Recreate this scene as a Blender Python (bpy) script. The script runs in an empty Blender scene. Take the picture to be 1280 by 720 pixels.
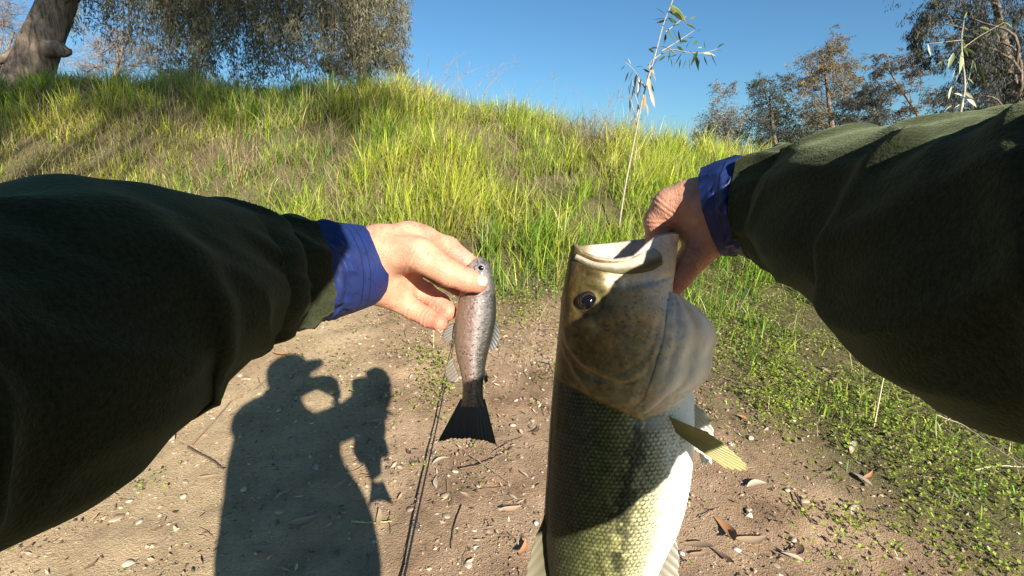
import bpy, math, random
import numpy as np
from mathutils import Vector

rng = np.random.default_rng(7)
random.seed(7)
scene = bpy.context.scene

# ------------------------------------------------------------------ camera
FPX = 600.0                       # focal length in pixels of the 1280 px wide photograph
PITCH = math.radians(14.0)
CAMH = 1.40
CAM = np.array([0.0, 0.0, CAMH])
RX = np.array([1.0, 0.0, 0.0])
UP = np.array([0.0, math.sin(PITCH), math.cos(PITCH)])
FW = np.array([0.0, math.cos(PITCH), -math.sin(PITCH)])
cd = bpy.data.cameras.new('camera')
cam = bpy.data.objects.new('camera', cd)
scene.collection.objects.link(cam)
cam.location = CAM
cam.rotation_euler = (math.pi / 2 - PITCH, 0, 0)
cd.sensor_width = 36.0
cd.lens = FPX / 1280 * 36.0
cd.clip_start = 0.01
cd.clip_end = 3000.0
scene.camera = cam

# ------------------------------------------------------------------ light
SUNPX = (377.0, 513.0)            # where the camera's own shadow would fall
_d = RX * ((SUNPX[0] - 640) / FPX) + UP * ((360 - SUNPX[1]) / FPX) + FW
SUND = _d / np.linalg.norm(_d)
sl = bpy.data.lights.new('sun', 'SUN')
sl.energy = 5.0
sl.angle = math.radians(0.53)
sl.color = (1.0, 0.95, 0.86)
so = bpy.data.objects.new('sun', sl)
scene.collection.objects.link(so)
so.rotation_euler = Vector(SUND).to_track_quat('-Z', 'Y').to_euler()
so.location = (5, -8, 10)
w = bpy.data.worlds.new('World')
scene.world = w
w.use_nodes = True
nt = w.node_tree
sky = nt.nodes.new('ShaderNodeTexSky')
sky.sky_type = 'NISHITA'
sky.sun_disc = False
sky.sun_elevation = math.asin(-SUND[2])
sky.sun_rotation = math.atan2(-SUND[0], -SUND[1])
sky.air_density = 1.0
sky.dust_density = 0.7
sky.ozone_density = 3.0
tint = nt.nodes.new('ShaderNodeMix'); tint.data_type = 'RGBA'; tint.blend_type = 'MULTIPLY'
tint.inputs[0].default_value = 1.0
tint.inputs[7].default_value = (0.60, 0.92, 1.08, 1)      # camera white balance of the photograph
nt.links.new(sky.outputs['Color'], tint.inputs[6])
nt.links.new(tint.outputs[2], nt.nodes['Background'].inputs['Color'])
nt.nodes['Background'].inputs['Strength'].default_value = 0.05
vs = scene.view_settings
vs.view_transform = 'Standard'
vs.look = 'None'
vs.gamma = 1.0
vs.use_curve_mapping = False
vs.exposure = 1.3

# ------------------------------------------------------------------ helpers
def cs(x, y, z):
    return CAM + RX * x + UP * y + FW * z

def P(px, py, d):
    """pixel of the photograph + depth along the optical axis -> world (arrays ok)"""
    px, py, d = np.broadcast_arrays(np.asarray(px, float), np.asarray(py, float), np.asarray(d, float))
    x = (px - 640) / FPX * d
    y = (360 - py) / FPX * d
    return CAM + x[..., None] * RX + y[..., None] * UP + d[..., None] * FW

def project(p):
    q = np.asarray(p, float) - CAM
    d = np.maximum(q @ FW, 1e-3)
    return 640 + (q @ RX) / d * FPX, 360 - (q @ UP) / d * FPX, d

def _hash(ix, iy, iz, seed):
    h = (ix.astype(np.int64) * 374761393 + iy.astype(np.int64) * 668265263 + iz.astype(np.int64) * 2147483647 + seed * 1274126177) & 0xFFFFFFFF
    h = ((h ^ (h >> 13)) * 1274126177) & 0xFFFFFFFF
    h = h ^ (h >> 16)
    return (h & 0xFFFF) / 65535.0

def vnoise(x, y, z=0.0, seed=0):
    x, y, z = np.broadcast_arrays(np.asarray(x, float), np.asarray(y, float), np.asarray(z, float))
    ix, iy, iz = np.floor(x), np.floor(y), np.floor(z)
    fx, fy, fz = x - ix, y - iy, z - iz
    fx = fx * fx * (3 - 2 * fx); fy = fy * fy * (3 - 2 * fy); fz = fz * fz * (3 - 2 * fz)
    r = 0
    for a in (0, 1):
        wx = fx if a else 1 - fx
        for b in (0, 1):
            wy = fy if b else 1 - fy
            for c in (0, 1):
                wz = fz if c else 1 - fz
                r = r + wx * wy * wz * _hash(ix + a, iy + b, iz + c, seed)
    return r

def fbm(x, y, z=0.0, seed=0, octs=3):
    r = 0; a = 0.5; f = 1.0
    for o in range(octs):
        r = r + a * (vnoise(np.asarray(x) * f, np.asarray(y) * f, np.asarray(z) * f, seed + o) * 2 - 1)
        a *= 0.5; f *= 2.03
    return r

def sstep(a, b, x):
    t = np.clip((np.asarray(x, float) - a) / (b - a), 0, 1)
    return t * t * (3 - 2 * t)

def link(o, parent=None):
    scene.collection.objects.link(o)
    if parent is not None:
        o.parent = parent
    return o

def tag(o, label=None, cat=None, group=None, kind=None):
    if label: o['label'] = label
    if cat: o['category'] = cat
    if group: o['group'] = group
    if kind: o['kind'] = kind
    return o

def empty(name, loc, label, cat, group=None):
    o = bpy.data.objects.new(name, None)
    o.empty_display_size = 0.05
    o.location = tuple(float(v) for v in loc)
    link(o)
    return tag(o, label, cat, group)

def rootloc(o):
    while o.parent is not None:
        o = o.parent
    return np.array(o.location)

def mesh_data(name, v, quads=None, tris=None, col=None, smooth=True, uv=None):
    me = bpy.data.meshes.new(name)
    v = np.asarray(v, np.float32).reshape(-1, 3)
    nq = 0 if quads is None else len(quads)
    ntr = 0 if tris is None else len(tris)
    me.vertices.add(len(v))
    me.vertices.foreach_set('co', v.ravel())
    loops = []
    if nq: loops.append(np.asarray(quads, np.int32).ravel())
    if ntr: loops.append(np.asarray(tris, np.int32).ravel())
    loops = np.concatenate(loops)
    me.loops.add(len(loops))
    me.loops.foreach_set('vertex_index', loops)
    me.polygons.add(nq + ntr)
    starts = np.concatenate([np.arange(nq) * 4, nq * 4 + np.arange(ntr) * 3]).astype(np.int32)
    me.polygons.foreach_set('loop_start', starts)
    me.polygons.foreach_set('use_smooth', np.full(nq + ntr, smooth, bool))
    me.update(calc_edges=True)
    me.validate()
    if col is not None:
        c = np.ones((len(v), 4), np.float32)
        c[:, :3] = np.clip(col, 0, 1)
        at = me.color_attributes.new('Col', 'FLOAT_COLOR', 'POINT')
        at.data.foreach_set('color', c.ravel())
    if uv is not None:
        u = np.zeros((len(v), 3), np.float32)
        u[:, :2] = uv
        at = me.attributes.new('st', 'FLOAT_VECTOR', 'POINT')
        at.data.foreach_set('vector', u.ravel())
    return me

def mobj(name, v, quads=None, tris=None, mat=None, parent=None, col=None, smooth=True, uv=None, origin=None):
    """vertices in world coordinates; origin = root's location (parts) or the given one"""
    v = np.asarray(v, float).reshape(-1, 3)
    if parent is not None:
        org = rootloc(parent)
    elif origin is not None:
        org = np.asarray(origin, float)
    else:
        org = np.zeros(3)
    me = mesh_data(name, v - org, quads, tris, col, smooth, uv)
    o = bpy.data.objects.new(name, me)
    if parent is None:
        o.location = tuple(org)
    link(o, parent)
    if mat: me.materials.append(mat)
    return o

def grid_quads(nr, nc, wrap=False):
    i = np.arange(nr - 1)[:, None]
    j = np.arange(nc if wrap else nc - 1)[None, :]
    j2 = (j + 1) % nc
    return np.stack([i * nc + j, i * nc + j2, (i + 1) * nc + j2, (i + 1) * nc + j], -1).reshape(-1, 4)

def catmull(pts, n):
    pts = np.asarray(pts, float)
    m = len(pts)
    t = np.linspace(0, m - 1, n)
    i = np.minimum(t.astype(int), m - 2)
    f = (t - i)[:, None]
    p0 = pts[np.maximum(i - 1, 0)]; p1 = pts[i]; p2 = pts[i + 1]; p3 = pts[np.minimum(i + 2, m - 1)]
    return 0.5 * (2 * p1 + (p2 - p0) * f + (2 * p0 - 5 * p1 + 4 * p2 - p3) * f ** 2 + (3 * p1 - p0 - 3 * p2 + p3) * f ** 3)

def frames(c):
    t = np.gradient(c, axis=0)
    t /= np.linalg.norm(t, axis=1)[:, None] + 1e-9
    ref = np.array([0, 0, 1.0]) if abs(t[0][2]) < 0.9 else np.array([1.0, 0, 0])
    n = np.zeros_like(c)
    a = ref - t[0] * (ref @ t[0]); n[0] = a / np.linalg.norm(a)
    for k in range(1, len(c)):
        a = n[k - 1] - t[k] * (n[k - 1] @ t[k]); n[k] = a / np.linalg.norm(a)
    return t, n, np.cross(t, n)

def tube(c, r, m=8):
    """centreline (n,3), radii (n,) -> verts, quads"""
    c = np.asarray(c, float); r = np.broadcast_to(np.asarray(r, float), (len(c),))
    t, n, b = frames(c)
    th = np.linspace(0, 2 * np.pi, m, endpoint=False)
    v = c[:, None] + r[:, None, None] * (np.cos(th)[None, :, None] * n[:, None] + np.sin(th)[None, :, None] * b[:, None])
    return v.reshape(-1, 3), grid_quads(len(c), m, True)

class MB:
    def __init__(s): s.v = []; s.q = []; s.t = []; s.c = []; s.n = 0
    def add(s, v, q=None, t=None, c=None):
        v = np.asarray(v, float).reshape(-1, 3)
        s.v.append(v)
        if q is not None and len(q): s.q.append(np.asarray(q) + s.n)
        if t is not None and len(t): s.t.append(np.asarray(t) + s.n)
        if c is not None: s.c.append(np.broadcast_to(np.asarray(c, float), v.shape))
        s.n += len(v)
    def build(s, name, mat, parent=None, smooth=True, origin=None):
        return mobj(name, np.concatenate(s.v), np.concatenate(s.q) if s.q else None, np.concatenate(s.t) if s.t else None,
                    mat, parent, np.concatenate(s.c) if s.c else None, smooth, origin=origin)

# ---- signed distance fields -> mesh (naive surface nets)
def sd_roundcone(p, a, b, r1, r2):
    a = np.asarray(a, float); b = np.asarray(b, float)
    ba = b - a; l2 = ba @ ba; rr = r1 - r2; a2 = l2 - rr * rr; il2 = 1.0 / l2
    pa = p - a; y = pa @ ba; z = y - l2
    x2 = ((pa * l2 - y[..., None] * ba) ** 2).sum(-1)
    y2 = y * y * l2; z2 = z * z * l2
    k = np.sign(rr) * rr * rr * x2
    d = (np.sqrt(np.maximum(x2 * a2 * il2, 0)) + y * rr) * il2 - r1
    c1 = np.sign(z) * a2 * z2 > k
    c2 = np.sign(y) * a2 * y2 < k
    d = np.where(c2, np.sqrt(x2 + y2) * il2 - r1, d)
    d = np.where(c1, np.sqrt(x2 + z2) * il2 - r2, d)
    return d

def sd_ell(p, c, r):
    c = np.asarray(c, float); r = np.asarray(r, float)
    q = (p - c) / r
    k0 = np.linalg.norm(q, axis=-1); k1 = np.linalg.norm(q / r, axis=-1) + 1e-9
    return k0 * (k0 - 1) / k1

def smin(a, b, k):
    h = np.clip(0.5 + 0.5 * (b - a) / k, 0, 1)
    return b * (1 - h) + a * h - k * h * (1 - h)

def surf_nets(fn, lo, hi, h):
    lo = np.asarray(lo, float); n = np.ceil((np.asarray(hi) - lo) / h).astype(int) + 1
    g = np.stack(np.meshgrid(*[lo[a] + h * np.arange(n[a]) for a in range(3)], indexing='ij'), -1)
    f = fn(g)
    s = f < 0
    m = n - 1
    acc = np.zeros(tuple(m) + (3,)); cnt = np.zeros(tuple(m))
    def sl(o): return tuple(slice(o[a], o[a] + m[a]) for a in range(3))
    for ax in range(3):
        for u in (0, 1):
            for v in (0, 1):
                o0 = [0, 0, 0]; o0[(ax + 1) % 3] = u; o0[(ax + 2) % 3] = v
                o1 = list(o0); o1[ax] = 1
                f0 = f[sl(o0)]; f1 = f[sl(o1)]
                mk = (f0 < 0) != (f1 < 0)
                t = np.where(mk, f0 / np.where(mk, f0 - f1, 1), 0)
                for a in range(3):
                    acc[..., a] += np.where(mk, o0[a] + (t if a == ax else 0), 0)
                cnt += mk
    act = cnt > 0
    idx = np.full(tuple(m), -1, int); idx[act] = np.arange(act.sum())
    cell = np.stack(np.nonzero(act), -1)
    v = lo + h * (cell + acc[act] / cnt[act][:, None])
    faces = []
    for ax in range(3):
        a1, a2 = (ax + 1) % 3, (ax + 2) % 3
        s0 = [slice(None)] * 3; s1 = [slice(None)] * 3
        s0[ax] = slice(0, -1); s1[ax] = slice(1, None)
        for a in (a1, a2): s0[a] = slice(1, -1); s1[a] = slice(1, -1)
        A = s[tuple(s0)]; B = s[tuple(s1)]
        w_ = np.stack(np.nonzero(A != B), -1)
        if not len(w_): continue
        inside = A[tuple(w_.T)]
        g0 = w_.copy(); g0[:, a1] += 1; g0[:, a2] += 1
        def ci(d1, d2):
            c = g0.copy(); c[:, a1] += d1; c[:, a2] += d2
            return idx[c[:, 0], c[:, 1], c[:, 2]]
        q = np.stack([ci(-1, -1), ci(0, -1), ci(0, 0), ci(-1, 0)], -1)
        q[~inside] = q[~inside][:, ::-1]
        faces.append(q)
    return v, np.concatenate(faces)

# ------------------------------------------------------------------ materials
def newmat(name):
    m = bpy.data.materials.new(name); m.use_nodes = True
    n = m.node_tree; b = n.nodes['Principled BSDF']
    return m, n, b

def nd(n, kind, **kw):
    x = n.nodes.new(kind)
    for k, v in kw.items(): setattr(x, k, v)
    return x

def noise(n, scale, detail=4.0, rough=0.6, coord='Object', dist=0.0):
    tc = nd(n, 'ShaderNodeTexCoord'); t = nd(n, 'ShaderNodeTexNoise')
    t.inputs['Scale'].default_value = scale; t.inputs['Detail'].default_value = detail
    t.inputs['Roughness'].default_value = rough; t.inputs['Distortion'].default_value = dist
    n.links.new(tc.outputs[coord], t.inputs['Vector'])
    return t.outputs['Fac']

def ramp(n, fac, stops):
    r = nd(n, 'ShaderNodeValToRGB'); e = r.color_ramp.elements
    while len(e) < len(stops): e.new(0.5)
    for i, (p, c) in enumerate(stops):
        e[i].position = p; e[i].color = (c[0], c[1], c[2], 1) if hasattr(c, '__len__') else (c, c, c, 1)
    n.links.new(fac, r.inputs['Fac'])
    return r.outputs['Color']

def mix(n, fac, a, b, mode='MIX'):
    m = nd(n, 'ShaderNodeMix', data_type='RGBA', blend_type=mode)
    for key, val in ((0, fac), (6, a), (7, b)):
        s = m.inputs[key]
        if isinstance(val, bpy.types.NodeSocket): n.links.new(val, s)
        elif hasattr(val, '__len__'): s.default_value = (val[0], val[1], val[2], 1)
        else: s.default_value = val
    return m.outputs[2]

def bump(n, b, h, strength=0.5, dist=0.01):
    x = nd(n, 'ShaderNodeBump'); x.inputs['Strength'].default_value = strength; x.inputs['Distance'].default_value = dist
    n.links.new(h, x.inputs['Height']); n.links.new(x.outputs['Normal'], b.inputs['Normal'])
    return x

def attr(n, name='Col'):
    a = nd(n, 'ShaderNodeAttribute'); a.attribute_name = name
    return a.outputs['Color']

def leafmat(name, rough=0.55, trans=0.35, spec=0.3):
    m, n, b = newmat(name)
    c = attr(n)
    n.links.new(c, b.inputs['Base Color'])
    b.inputs['Roughness'].default_value = rough
    b.inputs['Specular IOR Level'].default_value = spec
    t = nd(n, 'ShaderNodeBsdfTranslucent'); n.links.new(c, t.inputs['Color'])
    mx = nd(n, 'ShaderNodeMixShader'); mx.inputs[0].default_value = trans
    n.links.new(b.outputs[0], mx.inputs[1]); n.links.new(t.outputs[0], mx.inputs[2])
    n.links.new(mx.outputs[0], n.nodes['Material Output'].inputs['Surface'])
    return m

M_leaf = leafmat('foliage')
M_grass = leafmat('grass_blades', 0.5, 0.4, 0.35)

def mat_vcol(name, rough=0.8, spec=0.3, noise_scale=0, noise_amt=0.3, bump_s=0.0, bump_scale=60, bump_d=0.003):
    m, n, b = newmat(name)
    c = attr(n)
    if noise_scale:
        c = mix(n, noise_amt, c, ramp(n, noise(n, noise_scale), [(0.3, (0.35, 0.33, 0.3)), (0.7, (1, 1, 1))]), 'MULTIPLY')
    n.links.new(c, b.inputs['Base Color'])
    b.inputs['Roughness'].default_value = rough
    b.inputs['Specular IOR Level'].default_value = spec
    if bump_s: bump(n, b, noise(n, bump_scale), bump_s, bump_d)
    return m, n, b

M_stone = mat_vcol('stone', 0.75, 0.3, 60, 0.35, 0.3, 180)[0]
M_litter = mat_vcol('dry_leaf', 0.7, 0.25, 80, 0.35)[0]

def mat_bark():
    m, n, b = newmat('bark')
    tc = nd(n, 'ShaderNodeTexCoord'); mp = nd(n, 'ShaderNodeMapping'); mp.inputs['Scale'].default_value = (11, 11, 1.0)
    n.links.new(tc.outputs['Object'], mp.inputs['Vector'])
    t = nd(n, 'ShaderNodeTexNoise'); t.inputs['Scale'].default_value = 1.6; t.inputs['Detail'].default_value = 8; t.inputs['Roughness'].default_value = 0.7
    n.links.new(mp.outputs[0], t.inputs['Vector'])
    c = ramp(n, t.outputs['Fac'], [(0.36, (0.03, 0.02, 0.015)), (0.47, (0.14, 0.10, 0.07)), (0.68, (0.29, 0.22, 0.155))])
    n.links.new(c, b.inputs['Base Color']); b.inputs['Roughness'].default_value = 0.9
    bump(n, b, t.outputs['Fac'], 0.9, 0.05)
    return m
M_bark = mat_bark()

def mat_plain(name, col, rough=0.6, spec=0.4, var=0.3, scale=25, metal=0.0):
    m, n, b = newmat(name)
    c2 = tuple(x * (1 - var) for x in col)
    c = ramp(n, noise(n, scale), [(0.3, c2), (0.7, col)])
    n.links.new(c, b.inputs['Base Color']); b.inputs['Roughness'].default_value = rough
    b.inputs['Specular IOR Level'].default_value = spec; b.inputs['Metallic'].default_value = metal
    return m

# ------------------------------------------------------------------ terrain
CX = np.array([-40, -12, -6.2, -3.0, -1.0, 0, 1.4, 2.9, 5, 9, 40.0])
CZ = np.array([2.3, 2.4, 2.46, 2.36, 2.20, 2.02, 1.80, 1.44, 1.12, 1.0, 0.9])

def ground(x, y):
    x = np.asarray(x, float); y = np.asarray(y, float)
    c = np.interp(x, CX, CZ)
    y0 = np.clip(3.3 - 0.22 * x, 2.3, 4.0)
    yc = 7.0 + 0.35 * np.sin(x * 0.7 + 1.0)
    yy = np.maximum(y, 0)
    base = 0.175 * np.where(yy < 0.6, yy * yy / 1.2, yy - 0.3) + 0.02
    b0 = 0.175 * (y0 - 0.3) + 0.02
    t = np.clip((y - y0) / (yc - y0), 0, 1)
    rise = 0.55 * t + 0.45 * t * t * (3 - 2 * t)
    z = np.where(y < y0, np.minimum(base, b0), b0 + (c - b0) * rise)
    far = np.clip((y - yc) / 40.0, 0, 1)
    z = np.where(y > yc, z - (z - 0.7) * far * far * (3 - 2 * far), z)
    near = np.exp(-((np.abs(x) / 14) ** 4)) * np.clip((16 - y) / 4, 0, 1) * np.clip((y + 3) / 2, 0, 1)
    lump = 0.05 * fbm(x * 0.9, y * 0.9, 0, 11) + 0.018 * fbm(x * 4.1, y * 4.1, 0, 12, 2)
    bank = sstep(0.05, 0.4, t)
    lump = lump + bank * 0.22 * fbm(x * 1.5, y * 1.5, 0, 13, 2)
    return z + lump * near

def trace(px, py):
    px = np.atleast_1d(np.asarray(px, float)); py = np.atleast_1d(np.asarray(py, float))
    d = ((px - 640) / FPX)[:, None] * RX + ((360 - py) / FPX)[:, None] * UP + FW
    ts = np.linspace(0.6, 14, 700)
    out = np.full((len(px), 3), np.nan)
    prev = None; done = np.zeros(len(px), bool)
    for t in ts:
        p = CAM + d * t
        g = p[:, 2] - ground(p[:, 0], p[:, 1])
        hit = (g < 0) & ~done
        if hit.any():
            if prev is None: out[hit] = p[hit]
            else:
                f = (prev[1] / (prev[1] - g + 1e-9))[:, None]
                q = prev[0] + (p - prev[0]) * f
                out[hit] = q[hit]
            done |= hit
        prev = (p, g)
        if done.all(): break
    return out

# coverage of the ground, read off the photograph on a coarse grid and looked up for points of the terrain
GU = np.array([0, 160, 320, 480, 640, 800, 960, 1120, 1280.0])
GV = np.array([80, 140, 200, 260, 320, 350, 380, 440, 500, 560, 620, 720.0])
T_MAP = np.array([
 [.9, 1, 1, 1, 1, 1, 1, 1, 1], [.7, .75, .95, 1, 1, 1, 1, 1, 1], [.65, .55, .85, 1, 1, 1, 1, 1, 1],
 [.5, .4, .4, .9, 1, 1, 1, 1, 1], [.08, .06, .1, .55, .95, .9, 1, 1, 1], [.03, .0, .02, .2, .5, .6, .9, 1, 1],
 [0, 0, 0, .02, .08, .15, .6, .9, .9], [0, 0, 0, 0, .02, .06, .45, .95, 1], [0, 0, 0, 0, 0, .01, .25, .8, .9],
 [0, 0, 0, 0, 0, 0, .08, .5, .7], [0, 0, 0, 0, 0, 0, .02, .25, .45], [0, 0, 0, 0, 0, 0, 0, .05, .12]])
W_MAP = np.array([
 [.3] * 9, [.3] * 9, [.35, .45, .4, .3, .3, .3, .3, .3, .3], [.3, .35, .35, .3, .3, .3, .4, .5, .5],
 [.12, .12, .15, .2, .3, .4, .5, .6, .6], [.05, .03, .05, .1, .75, .6, .75, .8, .7], [0, 0, 0, .08, .55, .4, .8, .9, .8],
 [0, 0, 0, .10, .12, .15, .7, .9, .8], [0, 0, 0, .12, .05, .04, .5, .95, .8], [.01, .02, 0, .02, .03, .01, .22, .8, .75],
 [.02, .02, 0, 0, .02, 0, .05, .45, .7], [0, .01, 0, 0, .01, .01, .05, .35, .5]])

def gmap(m, u, v):
    u = np.clip(u, GU[0], GU[-1]); v = np.clip(v, GV[0], GV[-1])
    i = np.clip(np.searchsorted(GU, u) - 1, 0, len(GU) - 2); j = np.clip(np.searchsorted(GV, v) - 1, 0, len(GV) - 2)
    fu = (u - GU[i]) / (GU[i + 1] - GU[i]); fv = (v - GV[j]) / (GV[j + 1] - GV[j])
    return (m[j, i] * (1 - fu) + m[j, i + 1] * fu) * (1 - fv) + (m[j + 1, i] * (1 - fu) + m[j + 1, i + 1] * fu) * fv

def cover(x, y, which):
    z = ground(x, y)
    u, v, d = project(np.stack([x, y, z], -1))
    m = gmap(T_MAP if which == 'T' else W_MAP, u, v)
    m = np.where(y > 6.6, (1.0 if which == 'T' else 0.3), m)
    return np.where(y < 0.5, 0, m)

def axis(fine_lo, fine_hi, step, lo, hi):
    a = np.arange(fine_lo, fine_hi + step / 2, step)
    r = []; s = step; p = a[-1]
    while p < hi: s *= 1.25; p += s; r.append(p)
    l = []; s = step; p = a[0]
    while p > lo: s *= 1.25; p -= s; l.append(p)
    return np.concatenate([l[::-1], a, r])

def build_ground():
    xs = axis(-6.5, 5.5, 0.03, -900, 900); ys = axis(0.7, 8.0, 0.03, -900, 1500)
    X, Y = np.meshgrid(xs, ys)
    Z = ground(X, Y)
    u, v, d = project(np.stack([X, Y, Z], -1))
    T = np.where(Y > 6.6, 1, gmap(T_MAP, u, v)); W = np.where(Y > 6.6, .3, gmap(W_MAP, u, v))
    veg = np.clip(T * 1.2 + W * 0.6, 0, 1)
    veg = np.clip(veg + 0.35 * fbm(X * 3, Y * 3, 0, 5), 0, 1)
    veg = np.where(Y < 0.5, 0, veg)
    path = np.where(Y < .6, 1.0, sstep(560, 380, u) * (Y < 5))  # unseen ground behind the camera set pale for extra bounce light
    col = np.zeros(X.shape + (3,)); col[..., 0] = veg; col[..., 1] = path
    # small crumbs of soil on the bare part
    Z = Z + (1 - veg) * (np.abs(X) < 7) * (Y > .5) * (Y < 8) * 0.016 * fbm(X * 12, Y * 12, 0, 21, 3)
    m, n, b = newmat('soil')
    a = nd(n, 'ShaderNodeAttribute'); a.attribute_name = 'Col'
    sp = nd(n, 'ShaderNodeSeparateColor'); n.links.new(a.outputs['Color'], sp.inputs[0])
    f1 = noise(n, 3.5, 6, 0.65); f2 = noise(n, 55, 8, 0.8); f3 = noise(n, 170, 3, 0.6)
    dirt = ramp(n, f1, [(0.3, (0.17, 0.105, 0.062)), (0.5, (0.31, 0.205, 0.125)), (0.75, (0.43, 0.30, 0.19))])
    pale = ramp(n, f1, [(0.3, (0.31, 0.215, 0.122)), (0.6, (0.44, 0.325, 0.19)), (0.8, (0.50, 0.385, 0.235))])
    c = mix(n, sp.outputs[1], dirt, pale)
    c = mix(n, 0.55, c, ramp(n, f2, [(0.32, (0.22, 0.18, 0.15)), (0.45, (0.95, 0.95, 0.95)), (0.7, (1.35, 1.3, 1.25))]), 'MULTIPLY')
    c = mix(n, ramp(n, f3, [(0.62, 0.0), (0.72, 0.5)]), c, (0.52, 0.43, 0.32))
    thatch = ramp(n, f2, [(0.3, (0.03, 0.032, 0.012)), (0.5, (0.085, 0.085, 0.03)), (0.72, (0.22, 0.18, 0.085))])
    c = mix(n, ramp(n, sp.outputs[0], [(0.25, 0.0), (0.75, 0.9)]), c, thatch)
    n.links.new(c, b.inputs['Base Color']); b.inputs['Roughness'].default_value = 0.95; b.inputs['Specular IOR Level'].default_value = 0.1
    h = mix(n, 0.5, f2, f3)
    bump(n, b, h, 1.0, 0.02)
    o = mobj('ground', np.stack([X, Y, Z], -1), grid_quads(len(ys), len(xs)), mat=m, col=col.reshape(-1, 3))
    tag(o, kind='structure')
build_ground()

# ------------------------------------------------------------------ grass
def blades(base, h, wd, az, lean, curl, c0, c1, bend=None):
    """curved tapering blades: 7 vertices each"""
    N = len(base)
    ts = np.array([0, 0.38, 0.74, 1.0])
    d = np.stack([np.cos(az), np.sin(az), np.zeros(N)], -1)
    fa = az + np.pi / 2 + rng.normal(0, 0.6, N)
    s = np.stack([np.cos(fa), np.sin(fa), np.zeros(N)], -1)
    V = np.zeros((N, 7, 3)); C = np.zeros((N, 7, 3))
    wprof = [1.0, 0.85, 0.55]
    for k, t in enumerate(ts):
        ang = lean + curl * t
        up = np.cos(ang * 0.75) * t; out = np.sin(ang) * t * 0.85
        p = base + (h * up)[:, None] * np.array([0, 0, 1.0]) + (h * out)[:, None] * d
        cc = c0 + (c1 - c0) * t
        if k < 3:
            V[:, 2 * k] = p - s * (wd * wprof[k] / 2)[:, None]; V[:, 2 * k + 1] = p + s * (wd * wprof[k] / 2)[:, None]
            C[:, 2 * k] = cc; C[:, 2 * k + 1] = cc
        else:
            V[:, 6] = p; C[:, 6] = cc
    b = (np.arange(N) * 7)[:, None]
    q = np.concatenate([b + np.array([0, 1, 3, 2]), b + np.array([2, 3, 5, 4])])
    t3 = b + np.array([4, 5, 6])
    return V.reshape(-1, 3), q, t3, C.reshape(-1, 3)

def scatter(n, x0, x1, y0, y1):
    x = rng.uniform(x0, x1, n); y = rng.uniform(y0, y1, n)
    return x, y

def inframe(x, y, margin=120):
    u, v, d = project(np.stack([x, y, ground(x, y)], -1))
    return (u > -margin) & (u < 1280 + margin) & (v < 720 + margin) & (v > -margin) & (y > 0.3)

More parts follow.
